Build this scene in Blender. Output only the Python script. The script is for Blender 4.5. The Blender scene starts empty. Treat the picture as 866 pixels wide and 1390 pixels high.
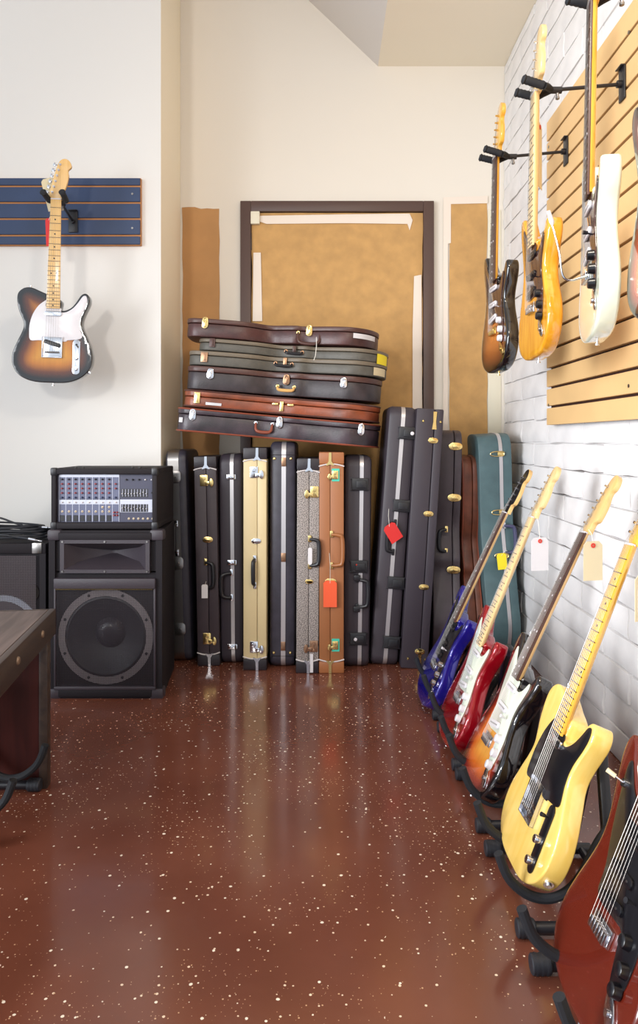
import bpy, bmesh, math, random
from mathutils import Vector, Matrix
from mathutils.geometry import delaunay_2d_cdt
random.seed(7)
C = bpy.context.scene.collection
S = bpy.context.scene
F, H, PX, PY = 960.0, 1.03, 440.0, 597.0          # focal length in pixels, eye height, vanishing point

# ------------------------------------------------------------ camera, world, lights, exposure
cam = bpy.data.objects.new('camera', bpy.data.cameras.new('camera')); C.objects.link(cam)
cam.location = (0, 0, H); cam.rotation_euler = (math.pi/2, 0, 0)
cam.data.sensor_fit = 'HORIZONTAL'; cam.data.sensor_width = 36; cam.data.lens = 36*F/866
cam.data.shift_x = (433-PX)/866; cam.data.shift_y = (PY-695)/866
cam.data.clip_start = .02
S.camera = cam
S.view_settings.view_transform = 'Standard'; S.view_settings.look = 'None'
S.view_settings.gamma = 1; S.view_settings.use_curve_mapping = False
S.view_settings.exposure = 0.06
w = bpy.data.worlds.new('daylight'); S.world = w; w.use_nodes = True
w.node_tree.nodes['Background'].inputs[0].default_value = (.80, .90, 1.0, 1)
w.node_tree.nodes['Background'].inputs[1].default_value = 1.12

def area(name, loc, target, size, power, col, sy=None):
    l = bpy.data.lights.new(name, 'AREA'); l.energy = power; l.color = col; l.size = size
    if sy: l.shape = 'RECTANGLE'; l.size_y = sy
    o = bpy.data.objects.new(name, l); C.objects.link(o); o.location = loc
    d = Vector(target)-Vector(loc); o.rotation_euler = d.to_track_quat('-Z', 'Y').to_euler()
    return o
area('key_lamp', (-1.35, -1.0, 2.1), (.1, 3.3, .9), .3, 33, (1, .95, .88))
area('side_fill', (-2.6, .3, 1.25), (.9, 2.0, .75), 1.6, 50, (.93, .96, 1.0)).data.spread = math.radians(85)  # cool fill light added out of view on the left to brighten the brick wall
def bulb(name, loc, power, col, r=.12):
    l = bpy.data.lights.new(name, 'POINT'); l.energy = power; l.color = col; l.shadow_soft_size = r
    o = bpy.data.objects.new(name, l); C.objects.link(o); o.location = loc
bulb('ceiling_fill', (.35, .8, 2.4), 42, (1, .92, .80))  # unseen warm point light, added to lift the ceiling and upper walls

# ------------------------------------------------------------ materials
def lin(c):
    return tuple(((v/255)/12.92 if v/255 <= .04045 else ((v/255+.055)/1.055)**2.4) for v in c)+(1,)
MATS = {}
def mat(name, col, rough=.5, metal=0, bump=0, bscale=200, var=0, vscale=20, coat=0, spec=.5, col2=None, stretch=None):
    if name in MATS: return MATS[name]
    m = bpy.data.materials.new(name); m.use_nodes = True; nt = m.node_tree; n = nt.nodes; L = nt.links
    p = n['Principled BSDF']; p.inputs['Base Color'].default_value = lin(col)
    p.inputs['Roughness'].default_value = rough; p.inputs['Metallic'].default_value = metal
    p.inputs['Specular IOR Level'].default_value = spec
    p.inputs['Coat Weight'].default_value = coat; p.inputs['Coat Roughness'].default_value = .04
    vec = None
    if bump or var:
        tc = n.new('ShaderNodeTexCoord'); mp = n.new('ShaderNodeMapping'); L.new(tc.outputs['Object'], mp.inputs[0])
        if stretch: mp.inputs['Scale'].default_value = stretch
        vec = mp.outputs[0]
    if var:
        no = n.new('ShaderNodeTexNoise'); no.inputs['Scale'].default_value = vscale; no.inputs['Detail'].default_value = 5
        L.new(vec, no.inputs['Vector'])
        mx = n.new('ShaderNodeMix'); mx.data_type = 'RGBA'
        rp = n.new('ShaderNodeMapRange'); rp.inputs[1].default_value = .3; rp.inputs[2].default_value = .7
        L.new(no.outputs[0], rp.inputs[0]); L.new(rp.outputs[0], mx.inputs[0])
        c2 = col2 if col2 else tuple(max(0, v*(1-var)) for v in col)
        mx.inputs[6].default_value = lin(col); mx.inputs[7].default_value = lin(c2)
        L.new(mx.outputs[2], p.inputs['Base Color'])
    if bump:
        nb = n.new('ShaderNodeTexNoise'); nb.inputs['Scale'].default_value = bscale; nb.inputs['Detail'].default_value = 3
        L.new(vec, nb.inputs['Vector']); b = n.new('ShaderNodeBump'); b.inputs['Strength'].default_value = bump
        b.inputs['Distance'].default_value = .002
        L.new(nb.outputs[0], b.inputs['Height']); L.new(b.outputs[0], p.inputs['Normal'])
    MATS[name] = m; return m

def burst(name, stops, rough=.12):
    m = bpy.data.materials.new(name); m.use_nodes = True; nt = m.node_tree; n = nt.nodes; L = nt.links
    p = n['Principled BSDF']; p.inputs['Roughness'].default_value = rough; p.inputs['Coat Weight'].default_value = 1; p.inputs['Coat Roughness'].default_value = .03
    a = n.new('ShaderNodeAttribute'); a.attribute_name = 'edge'
    mr = n.new('ShaderNodeMapRange'); mr.inputs[2].default_value = .15; L.new(a.outputs['Fac'], mr.inputs[0])
    r = n.new('ShaderNodeValToRGB'); L.new(mr.outputs[0], r.inputs[0])
    e = r.color_ramp.elements
    while len(e) < len(stops): e.new(.5)
    for el, (pos, c) in zip(e, stops): el.position = pos; el.color = lin(c)
    tc = n.new('ShaderNodeTexCoord'); mp = n.new('ShaderNodeMapping'); mp.inputs['Scale'].default_value = (60, 60, 4); L.new(tc.outputs['Object'], mp.inputs[0])
    no = n.new('ShaderNodeTexNoise'); no.inputs['Scale'].default_value = 1.5; no.inputs['Detail'].default_value = 4; L.new(mp.outputs[0], no.inputs[0])
    mx = n.new('ShaderNodeMix'); mx.data_type = 'RGBA'; mx.blend_type = 'MULTIPLY'; mx.inputs[0].default_value = .35
    L.new(r.outputs[0], mx.inputs[6]); L.new(no.outputs[0], mx.inputs[7]); 
    g = n.new('ShaderNodeMapRange'); g.inputs[3].default_value = .5; g.inputs[4].default_value = 1.4; L.new(no.outputs[0], g.inputs[0]); L.new(g.outputs[0], mx.inputs[7])
    L.new(mx.outputs[2], p.inputs['Base Color']); return m

def grain(name, c1, c2, rough=.15, coat=1, scale=(60, 60, 4)):
    m = bpy.data.materials.new(name); m.use_nodes = True; nt = m.node_tree; n = nt.nodes; L = nt.links
    p = n['Principled BSDF']; p.inputs['Roughness'].default_value = rough; p.inputs['Coat Weight'].default_value = coat; p.inputs['Coat Roughness'].default_value = .05
    tc = n.new('ShaderNodeTexCoord'); mp = n.new('ShaderNodeMapping'); mp.inputs['Scale'].default_value = scale; L.new(tc.outputs['Object'], mp.inputs[0])
    no = n.new('ShaderNodeTexNoise'); no.inputs['Scale'].default_value = 1.2; no.inputs['Detail'].default_value = 6; no.inputs['Distortion'].default_value = .6; L.new(mp.outputs[0], no.inputs[0])
    r = n.new('ShaderNodeValToRGB'); r.color_ramp.elements[0].position = .35; r.color_ramp.elements[1].position = .65
    r.color_ramp.elements[0].color = lin(c1); r.color_ramp.elements[1].color = lin(c2)
    L.new(no.outputs[0], r.inputs[0]); L.new(r.outputs[0], p.inputs['Base Color']); return m

# floor: red-brown sealed floor with scattered pale chips
def floor_mat():
    m = bpy.data.materials.new('speckled_floor'); m.use_nodes = True; nt = m.node_tree; n = nt.nodes; L = nt.links
    p = n['Principled BSDF']; tc = n.new('ShaderNodeTexCoord')
    base = n.new('ShaderNodeTexNoise'); base.inputs['Scale'].default_value = 2.2; base.inputs['Detail'].default_value = 6; L.new(tc.outputs['Object'], base.inputs[0])
    r = n.new('ShaderNodeValToRGB'); r.color_ramp.elements[0].position = .35; r.color_ramp.elements[1].position = .7
    r.color_ramp.elements[0].color = lin((100, 56, 43)); r.color_ramp.elements[1].color = lin((118, 69, 53)); L.new(base.outputs[0], r.inputs[0])
    prev = r.outputs[0]
    dens = n.new('ShaderNodeTexNoise'); dens.inputs['Scale'].default_value = 3.0; L.new(tc.outputs['Object'], dens.inputs[0])
    for sc, lo, hi, keep, tint in ((42, .02, .12, .22, (236, 214, 190)), (70, .03, .13, .12, (206, 168, 134)), (24, .02, .09, .30, (246, 234, 218)), (110, .03, .15, .10, (176, 134, 108))):
        v = n.new('ShaderNodeTexVoronoi'); v.inputs['Scale'].default_value = sc; v.voronoi_dimensions = '2D'; L.new(tc.outputs['Object'], v.inputs['Vector'])
        dn = n.new('ShaderNodeTexNoise'); dn.inputs['Scale'].default_value = sc*4; L.new(tc.outputs['Object'], dn.inputs[0])
        ad = n.new('ShaderNodeMath'); ad.operation = 'MULTIPLY_ADD'; ad.inputs[1].default_value = .10; L.new(dn.outputs[0], ad.inputs[0]); L.new(v.outputs['Distance'], ad.inputs[2])
        sp = n.new('ShaderNodeSeparateColor'); L.new(v.outputs['Color'], sp.inputs[0])
        rad = n.new('ShaderNodeMapRange'); rad.inputs[3].default_value = lo+.05; rad.inputs[4].default_value = hi+.05; L.new(sp.outputs[0], rad.inputs[0])
        lt = n.new('ShaderNodeMath'); lt.operation = 'LESS_THAN'; L.new(ad.outputs[0], lt.inputs[0]); L.new(rad.outputs[0], lt.inputs[1])
        th = n.new('ShaderNodeMath'); th.operation = 'MULTIPLY_ADD'; th.inputs[1].default_value = 1.0; th.inputs[2].default_value = keep-.5; L.new(dens.outputs[0], th.inputs[0])
        kp = n.new('ShaderNodeMath'); kp.operation = 'LESS_THAN'; L.new(sp.outputs[1], kp.inputs[0]); L.new(th.outputs[0], kp.inputs[1])
        ml = n.new('ShaderNodeMath'); ml.operation = 'MULTIPLY'; L.new(lt.outputs[0], ml.inputs[0]); L.new(kp.outputs[0], ml.inputs[1])
        mx = n.new('ShaderNodeMix'); mx.data_type = 'RGBA'; L.new(ml.outputs[0], mx.inputs[0]); L.new(prev, mx.inputs[6]); mx.inputs[7].default_value = lin(tint)
        prev = mx.outputs[2]
    L.new(prev, p.inputs['Base Color'])
    rn = n.new('ShaderNodeMapRange'); rn.inputs[3].default_value = .10; rn.inputs[4].default_value = .26; L.new(base.outputs[0], rn.inputs[0]); L.new(rn.outputs[0], p.inputs['Roughness'])
    bn = n.new('ShaderNodeTexNoise'); bn.inputs['Scale'].default_value = 9; bn.inputs['Detail'].default_value = 3; L.new(tc.outputs['Object'], bn.inputs[0])
    b = n.new('ShaderNodeBump'); b.inputs['Strength'].default_value = .12; b.inputs['Distance'].default_value = .01; L.new(bn.outputs[0], b.inputs['Height']); L.new(b.outputs[0], p.inputs['Normal'])
    p.inputs['Coat Weight'].default_value = .3; p.inputs['Coat Roughness'].default_value = .12
    return m

def grille_mat(name, col, scale=190.0, hole=.62):
    m = bpy.data.materials.new(name); m.use_nodes = True; nt = m.node_tree; n = nt.nodes; L = nt.links
    p = n['Principled BSDF']; p.inputs['Base Color'].default_value = lin(col); p.inputs['Roughness'].default_value = .45
    tc = n.new('ShaderNodeTexCoord'); sx = n.new('ShaderNodeSeparateXYZ'); L.new(tc.outputs['Object'], sx.inputs[0])
    def math_(op, a, b=None):
        k = n.new('ShaderNodeMath'); k.operation = op
        for i, q in enumerate((a, b)):
            if q is None: continue
            if isinstance(q, (int, float)): k.inputs[i].default_value = q
            else: L.new(q, k.inputs[i])
        return k.outputs[0]
    X, Z = sx.outputs[0], sx.outputs[2]
    sxn = math_('SINE', math_('MULTIPLY', X, scale*math.pi)); szn = math_('SINE', math_('MULTIPLY', Z, scale*math.pi))
    v = math_('ABSOLUTE', math_('MULTIPLY', sxn, szn))
    alpha = math_('LESS_THAN', v, hole*.62)
    L.new(alpha, p.inputs['Alpha']); return m

# ------------------------------------------------------------ mesh helpers
def obj(name, bm, m, parent=None, sharp=35, recalc=True):
    if recalc: bmesh.ops.recalc_face_normals(bm, faces=bm.faces)
    for f in bm.faces: f.smooth = True
    for e in bm.edges:
        if len(e.link_faces) == 2 and e.calc_face_angle(0) > math.radians(sharp): e.smooth = False
    me = bpy.data.meshes.new(name); bm.to_mesh(me); bm.free()
    if m: me.materials.append(m)
    o = bpy.data.objects.new(name, me); C.objects.link(o)
    if parent: o.parent = parent
    return o
def inst(src, name=None, loc=None, parent=None, rot=None, scale=None):
    o = src.copy(); C.objects.link(o)
    if parent is not None: o.parent = parent
    if loc is not None: o.location = loc
    if rot is not None: o.rotation_euler = rot
    if scale is not None: o.scale = scale
    return o
def thing(name, label, cat, loc=(0, 0, 0), rot=(0, 0, 0), group=None, M=None):
    o = bpy.data.objects.new(name, None); C.objects.link(o); o.empty_display_size = .05
    if M is not None: o.matrix_world = M
    else: o.location = loc; o.rotation_euler = rot
    o['label'] = label; o['category'] = cat
    if group: o['group'] = group
    return o
def tag(o, label, cat, group=None):
    o['label'] = label; o['category'] = cat
    if group: o['group'] = group
    return o
def struct(name, bm, m, **k):
    o = obj(name, bm, m, **k); o['kind'] = 'structure'; return o
def NB(): return bmesh.new()
def box(bm, c, s, bev=0, M=None, seg=2):
    r = bmesh.ops.create_cube(bm, size=1); vs = r['verts']
    for v in vs: v.co = Vector((v.co.x*s[0]+c[0], v.co.y*s[1]+c[1], v.co.z*s[2]+c[2]))
    if bev:
        es = list({e for v in vs for e in v.link_edges})
        rb = bmesh.ops.bevel(bm, geom=es, offset=bev, segments=seg, profile=.5, affect='EDGES')
        vs = list({v for f in rb['faces'] for v in f.verts}|{v for v in vs if v.is_valid})
    if M is not None:
        for v in vs: v.co = M @ v.co
    return vs
def abox(bm, a, b, bev=0, **k):
    return box(bm, [(a[i]+b[i])/2 for i in range(3)], [abs(b[i]-a[i]) for i in range(3)], bev, **k)
def ring_frame(d):
    d = d.normalized(); a = Vector((0, 0, 1)) if abs(d.z) < .9 else Vector((1, 0, 0))
    u = d.cross(a).normalized(); return u, d.cross(u).normalized()
def tube(bm, pts, r, seg=8, closed=False):
    pts = [Vector(p) for p in pts]; n = len(pts); rings = []
    rr = r if isinstance(r, (list, tuple)) else [r]*n
    u = None
    for i, p in enumerate(pts):
        d = (pts[(i+1) % n]-pts[i-1]) if closed else (pts[min(i+1, n-1)]-pts[max(i-1, 0)])
        if u is None: u, v = ring_frame(d)
        else:
            dn = d.normalized(); u = (u-dn*u.dot(dn)).normalized(); v = dn.cross(u)
        rings.append([bm.verts.new(p+u*math.cos(2*math.pi*k/seg)*rr[i]+v*math.sin(2*math.pi*k/seg)*rr[i]) for k in range(seg)])
    m = n if closed else n-1
    for i in range(m):
        a, b = rings[i], rings[(i+1) % n]
        for k in range(seg): bm.faces.new((a[k], a[(k+1) % seg], b[(k+1) % seg], b[k]))
    if not closed: bm.faces.new(rings[0]); bm.faces.new(rings[-1])
def cyl(bm, a, b, r, r2=None, seg=14): tube(bm, [a, b], [r, r if r2 is None else r2], seg)
def lathe(bm, prof, seg=24, M=None):
    """prof: (radius, height) about local z."""
    rings = []
    for r, z in prof:
        if r <= 1e-6: rings.append([bm.verts.new((0, 0, z))])
        else: rings.append([bm.verts.new((r*math.cos(2*math.pi*k/seg), r*math.sin(2*math.pi*k/seg), z)) for k in range(seg)])
    for a, b in zip(rings, rings[1:]):
        for k in range(seg):
            k2 = (k+1) % seg
            if len(a) == 1 and len(b) == 1: continue
            if len(a) == 1: bm.faces.new((a[0], b[k], b[k2]))
            elif len(b) == 1: bm.faces.new((a[k], b[0], a[k2]))
            else: bm.faces.new((a[k], b[k], b[k2], a[k2]))
    if M is not None:
        for ring in rings:
            for v in ring: v.co = M @ v.co
def spline(pts, n=8, closed=True):
    out = []; N = len(pts); m = N if closed else N-1
    for i in range(m):
        P = [Vector(pts[(i+j) % N]) if closed else Vector(pts[max(0, min(N-1, i+j))]) for j in (-1, 0, 1, 2)]
        for k in range(n):
            t = k/n
            out.append(.5*((2*P[1])+(-P[0]+P[2])*t+(2*P[0]-5*P[1]+4*P[2]-P[3])*t*t+(-P[0]+3*P[1]-3*P[2]+P[3])*t**3))
    if not closed: out.append(Vector(pts[-1]))
    return out
def area2(p): return sum(p[i-1][0]*p[i][1]-p[i][0]*p[i-1][1] for i in range(len(p)))/2
def inset(p, d):
    n = len(p); out = []
    for i in range(n):
        a, b, c = Vector(p[i-1]), Vector(p[i]), Vector(p[(i+1) % n])
        t1 = (b-a).normalized(); t2 = (c-b).normalized()
        n1 = Vector((-t1.y, t1.x)); n2 = Vector((-t2.y, t2.x)); nn = n1+n2
        nn = nn.normalized() if nn.length > 1e-6 else n1
        out.append(b+nn*d/max(.5, nn.dot(n1)))
    return out
def prism(bm, pts, d0, d1, fr, bev=0, caps=(True, True)):
    """extrude 2D outline from depth d0 to d1; fr maps (a, b, depth) to 3D."""
    pts = [Vector((p[0], p[1])) for p in pts]
    if area2(pts) < 0: pts.reverse()
    s = 1 if d1 > d0 else -1
    if bev: lv = [(bev, d0), (bev*.29, d0+s*bev*.29), (0, d0+s*bev), (0, d1-s*bev), (bev*.29, d1-s*bev*.29), (bev, d1)]
    else: lv = [(0, d0), (0, d1)]
    rings = []
    for ins, d in lv:
        q = inset(pts, ins) if ins else pts
        rings.append([bm.verts.new(fr(v.x, v.y, d)) for v in q])
    n = len(pts)
    for a, b in zip(rings, rings[1:]):
        for k in range(n): bm.faces.new((a[k], a[(k+1) % n], b[(k+1) % n], b[k]))
    if caps[0]: bm.faces.new(rings[0])
    if caps[1]: bm.faces.new(rings[-1])
XZ = lambda a, b, d: Vector((a, d, b))       # outline in x-z, depth = y
YZ = lambda a, b, d: Vector((d, a, b))       # outline in y-z, depth = x
XY = lambda a, b, d: Vector((a, b, d))       # outline in x-y, depth = z
def rrect(w, h, r, cx=0, cy=0, n=4):
    o = []
    for sx, sy, a0 in ((1, 1, 0), (-1, 1, 90), (-1, -1, 180), (1, -1, 270)):
        for k in range(n+1):
            a = math.radians(a0+90*k/n); o.append((cx+sx*(w/2-r)+r*math.cos(a), cy+sy*(h/2-r)+r*math.sin(a)))
    return o
def Wx(px, Y): return (px-PX)*Y/F
def Wz(py, Y): return H+(PY-py)*Y/F

# ------------------------------------------------------------ common materials
M_wallL = mat('grey_white_paint', (226, 223, 219), .85, bump=.05, bscale=60)
M_wallB = mat('cream_paint', (228, 220, 208), .85, bump=.05, bscale=60)
M_col = mat('pale_yellow_paint', (244, 232, 208), .85)
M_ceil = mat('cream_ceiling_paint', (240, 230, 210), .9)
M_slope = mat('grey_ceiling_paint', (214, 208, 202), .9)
M_trim = mat('ivory_trim_paint', (226, 218, 196), .5)
M_brick = mat('white_painted_brick', (232, 229, 228), .75, bump=.5, bscale=35, var=.06, vscale=9)
M_mortar = mat('white_painted_mortar', (238, 235, 233), .8, bump=.3, bscale=60)
M_frame = mat('brown_door_frame_paint', (82, 60, 53), .45, bump=.1, bscale=40)
M_dark = mat('dark_void', (26, 18, 16), .9)
M_kraft = mat('kraft_paper', (204, 158, 98), .8, bump=.5, bscale=30, var=.10, vscale=14)
M_kraftD = mat('plain_kraft_paper', (190, 142, 92), .85, var=.06, vscale=8)
M_tape = mat('masking_tape', (232, 218, 204), .6)
M_wood = mat('tan_slat_laminate', (226, 186, 130), .5, var=.06, vscale=3)
M_woodslot = mat('dark_slot_backing', (52, 22, 12), .8)
M_blue = mat('slate_blue_laminate', (44, 62, 98), .45, var=.12, vscale=5)
M_bluegap = mat('raw_board_edge', (190, 130, 80), .8)
M_chrome = mat('chrome', (215, 215, 220), .16, 1)
M_steel = mat('brushed_steel', (150, 146, 144), .35, 1, bump=.1, bscale=80)
M_gold = mat('brass', (228, 200, 134), .25, 1)
M_bronze = mat('worn_copper_brass', (168, 132, 106), .35, 1)
M_alum = mat('aluminium_trim', (200, 196, 198), .35, .7)
M_black = mat('black_plastic', (26, 25, 30), .4)
M_rubber = mat('black_rubber', (30, 31, 38), .6)
M_foam = mat('black_foam', (24, 26, 32), .75, bump=.2, bscale=150)
M_vinyl = mat('black_vinyl', (66, 56, 62), .5, bump=.35, bscale=420, var=.12, vscale=20)
M_vinyl2 = mat('blue_black_vinyl', (58, 54, 66), .42, bump=.3, bscale=300, var=.25, vscale=18)
M_vinyl3 = mat('soft_black_vinyl', (54, 47, 55), .5, bump=.2, bscale=420)
M_abs = mat('moulded_black_plastic', (56, 49, 56), .5, bump=.35, bscale=350)
M_cream = mat('cream_vinyl', (212, 192, 148), .5, bump=.15, bscale=300)
M_tan = mat('tan_vinyl', (156, 100, 62), .5, bump=.25, bscale=350)
M_stitch = mat('white_stitched_trim', (210, 204, 204), .6)
M_endblk = mat('black_leather_end', (38, 32, 38), .45, bump=.3, bscale=250)
M_brownA = mat('burgundy_brown_leather', (84, 48, 46), .38, bump=.3, bscale=160, var=.3, vscale=15)
M_grnB = mat('grey_green_vinyl', (90, 86, 78), .5, bump=.35, bscale=300, var=.12, vscale=30)
M_grnlid = mat('olive_grey_trim', (110, 98, 82), .5, bump=.2, bscale=200)
M_blkD = mat('worn_black_leatherette', (60, 50, 54), .42, bump=.35, bscale=220, var=.3, vscale=25)
M_rusE = mat('russet_leather', (150, 74, 42), .36, bump=.3, bscale=160, var=.3, vscale=12)
M_drkF = mat('scuffed_dark_leather', (70, 56, 64), .34, bump=.3, bscale=200, var=.45, vscale=14)
M_redtrim = mat('red_leather_trim', (134, 66, 46), .45)
M_brntrim = mat('brown_leather_trim', (78, 48, 42), .4, bump=.3, bscale=120)
M_teal = mat('teal_vinyl', (78, 102, 106), .5, bump=.3, bscale=300, var=.1, vscale=20)
M_leather12 = mat('old_brown_leather', (116, 62, 42), .5, bump=.4, bscale=90, var=.25, vscale=20)
M_tolex = mat('black_tolex', (30, 25, 29), .7, bump=.6, bscale=260, spec=.3)
M_spk = mat('black_cabinet_carpet', (26, 21, 26), .7, bump=.4, bscale=250, spec=.3)
M_maple = grain('maple_wood', (222, 178, 112), (232, 192, 130), .22, .6)
M_ambermaple = grain('amber_tinted_maple', (222, 160, 48), (234, 182, 72), .16, 1)
M_palemaple = grain('pale_maple_wood', (226, 190, 132), (236, 204, 150), .3, .4)
M_rose = grain('rosewood', (58, 34, 28), (84, 52, 42), .4, .1)
M_fret = mat('nickel_fret', (104, 94, 82), .45, 1)
M_string = mat('steel_string', (150, 144, 138), .4, 1)
M_white = mat('white_plastic', (214, 210, 214), .3, coat=.2)
M_mint = mat('mint_white_plastic', (212, 218, 202), .3, coat=.3)
M_blackgl = mat('glossy_black_plastic', (15, 14, 19), .28, coat=.15)
M_tort = mat('dark_brown_tortoise_plastic', (74, 42, 36), .18, coat=.8, var=.5, vscale=40)
M_paperw = mat('white_card', (216, 212, 214), .8)
M_paperc = mat('cream_card', (216, 200, 164), .8)
M_ring = mat('red_paper_ring', (206, 60, 44), .7)
M_orange = mat('orange_card', (228, 88, 48), .7)
M_red = mat('red_card', (216, 48, 46), .7)
M_yellow = mat('yellow_card', (244, 220, 40), .7)
M_twine = mat('white_twine', (225, 220, 210), .8)

# ------------------------------------------------------------ the room
YB, YL, XL, XR = 3.717, 3.27, -.755, .958          # back wall, projecting wall, its side, brick plane behind the faces
ZC = 2.993
bm = NB(); abox(bm, (-3.2, -2.5, -.1), (1.15, YB+.15, 0)); struct('floor', bm, floor_mat())
bm = NB(); abox(bm, (-3.2, YB, 0), (1.15, YB+.12, 4.3)); struct('wall_back', bm, M_wallB)
bm = NB(); abox(bm, (-3.2, YL, 0), (XL, YB-.002, 4.3)); 
wl = struct('wall_left', bm, M_wallL)
wl.data.materials.append(M_col)
for p in wl.data.polygons:
    if p.normal.x > .9: p.material_index = 1
# baseboards
def baseboard(name, prof_pts, fr, a, b):
    bm = NB(); prism(bm, prof_pts, a, b, fr); struct(name, bm, M_trim)
bp = [(0, 0), (.014, 0), (.014, .065), (.008, .078), (0, .08)]
baseboard('baseboard_left', [(YL-.001-a, b) for a, b in bp], YZ, -3.2, XL+.014)
baseboard('baseboard_back', [(YB-.001-a, b) for a, b in bp], YZ, XL+.002, -.46)
baseboard('baseboard_side', [(XL+.001+a, b) for a, b in bp], XZ, YL-.014, YB-.002)
# ceilings
XS = .2826
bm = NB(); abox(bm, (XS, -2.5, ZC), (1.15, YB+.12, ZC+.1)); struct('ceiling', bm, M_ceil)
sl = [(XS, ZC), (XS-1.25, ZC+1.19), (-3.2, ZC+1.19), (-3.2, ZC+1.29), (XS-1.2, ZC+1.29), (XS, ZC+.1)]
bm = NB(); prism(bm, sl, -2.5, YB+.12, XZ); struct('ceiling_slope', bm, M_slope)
# brick wall
bm = NB(); abox(bm, (XR, -.4, 0), (XR+.15, YB, ZC)); wr = struct('wall_right', bm, M_mortar)
bvar = []
for k in range(8):
    bm = NB(); ny, nz = 4, 3
    g = {}
    for i in range(ny+1):
        for j in range(nz+1):
            yy = -.1945+.389*i/ny; zz = -.0475+.095*j/nz
            edge = (i in (0, ny)) or (j in (0, nz))
            x = -.012-(0 if edge else random.uniform(.001, .005))-(.0035 if j == 1 else 0)+(random.uniform(0, .002))
            g[i, j] = bm.verts.new((x, yy+(random.uniform(-.003, .003) if i in (0, ny) else 0), zz+(random.uniform(-.0035, .002) if j in (0, nz) else 0)))
    for i in range(ny):
        for j in range(nz): bm.faces.new((g[i, j], g[i, j+1], g[i+1, j+1], g[i+1, j]))
    b = [bm.verts.new((.002, y, z)) for y, z in ((-.197, -.0495), (.197, -.0495), (.197, .0495), (-.197, .0495))]
    for side in range(4):
        if side == 0: run = [g[i, 0] for i in range(ny+1)]; q = (b[0], b[1])
        elif side == 1: run = [g[ny, j] for j in range(nz+1)]; q = (b[1], b[2])
        elif side == 2: run = [g[i, nz] for i in range(ny, -1, -1)]; q = (b[2], b[3])
        else: run = [g[0, j] for j in range(nz, -1, -1)]; q = (b[3], b[0])
        bm.faces.new(run+[q[1], q[0]])
    bm.faces.new(b)
    o = obj('brick', bm, M_brick, sharp=50); bvar.append(o.data); bpy.data.objects.remove(o)
BH, BL = .1016, .398
rows = int(ZC/BH)+1
for r in range(rows):
    z = (r+.5)*BH
    y = YB-(.13 if r % 2 else .33)+random.uniform(-.012, .012)
    first = True
    def put(yc, ln):
        o = bpy.data.objects.new('brick', random.choice(bvar)); C.objects.link(o); o.parent = wr
        hh = min(BH, ZC-(z-BH/2)-.001)
        o.location = (XR, yc, z-BH/2+hh/2); o.scale = (1+random.uniform(-.15, .25), ln/.398, hh/BH)
    # part brick up to the corner
    ln0 = YB-y; put(YB-ln0/2, ln0-.004)
    while y > .35:
        put(y-BL/2, BL); y -= BL
bm = NB(); abox(bm, (XR-.02, YB-.06, 0), (XR-.001, YB-.001, ZC)); 
bm.free()

# ------------------------------------------------------------ papered door in the back wall
dY = YB
def ppl(x0, y0, x1, y1, bm, y=YB, d=.02, bev=.002):   # box by pixel rectangle at depth y, standing out by d
    abox(bm, (Wx(x0, y), y-d, Wz(y1, y)), (Wx(x1, y), y-.0005, Wz(y0, y)), bev)
bm = NB(); fx0, fx1, ft = Wx(327, YB), Wx(588, YB), Wz(275, YB)
fw = .055
abox(bm, (fx0, YB-.03, 0), (fx0+fw, YB-.0005, ft), .003); abox(bm, (fx1-fw, YB-.03, 0), (fx1, YB-.0005, ft), .003)
abox(bm, (fx0+fw, YB-.03, ft-fw), (fx1-fw, YB-.0005, ft), .003)
dr = struct('door_1', bm, M_frame)
bm = NB(); abox(bm, (fx0+fw, YB-.006, 0), (fx1-fw, YB-.0005, ft-fw)); obj('door_recess', bm, M_dark, dr)
bm = NB()
# paper sheet over the door, slightly wavy
def wavy_sheet(x0, x1, z0, z1, y, amp=.002, nx=14, nz=24, jag=0, thick=.002):
    bm = NB(); g = {}
    for i in range(nx+1):
        for j in range(nz+1):
            x = x0+(x1-x0)*i/nx; z = z0+(z1-z0)*j/nz
            if j == nz: z -= jag*random.random()
            if i in (0, nx): x += random.uniform(-.003, .003)
            g[i, j] = bm.verts.new((x, y-amp*(1+math.sin(x*23+z*5)*.6+math.sin(z*17-x*9)*.5), z))
    fs = [bm.faces.new((g[i, j], g[i+1, j], g[i+1, j+1], g[i, j+1])) for i in range(nx) for j in range(nz)]
    e = bmesh.ops.extrude_face_region(bm, geom=fs)
    for v in e['geom']:
        if isinstance(v, bmesh.types.BMVert): v.co.y += thick
    return bm
kr = obj('kraft_paper', wavy_sheet(Wx(342, YB), Wx(573, YB), .02, Wz(290, YB), YB-.010), M_kraft)
tag(kr, 'large sheet of brown kraft paper taped over the dark framed door', 'paper')
def tape(par, pxpts, y):
    bm = NB(); prism(bm, [(Wx(a, y), Wz(b, y)) for a, b in pxpts], y, y-.0012, XZ)
    return obj('tape_strip', bm, M_tape, par)
tape(kr, [(352, 293), (470, 291), (556, 290), (560, 299), (556, 313), (553, 304), (470, 303), (362, 304), (350, 300)], YB-.0165)
tape(kr, [(344, 343), (354, 343), (356, 436), (343, 436)], YB-.0165)
tape(kr, [(562, 375), (572, 373), (573, 560), (560, 560), (560, 450)], YB-.0165)
kl = obj('kraft_paper', wavy_sheet(Wx(248, YB), Wx(298, YB), .09, Wz(281, YB), YB-.003, .0015, 6, 24, .012), M_kraftD)
tag(kl, 'narrow brown kraft paper strip beside the pale projecting wall, ragged top edge', 'paper')
kq = obj('kraft_paper', wavy_sheet(Wx(610, YB), Wx(661, YB), .02, Wz(276, YB), YB-.003, .0015, 6, 24, 0), M_kraft)
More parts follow.
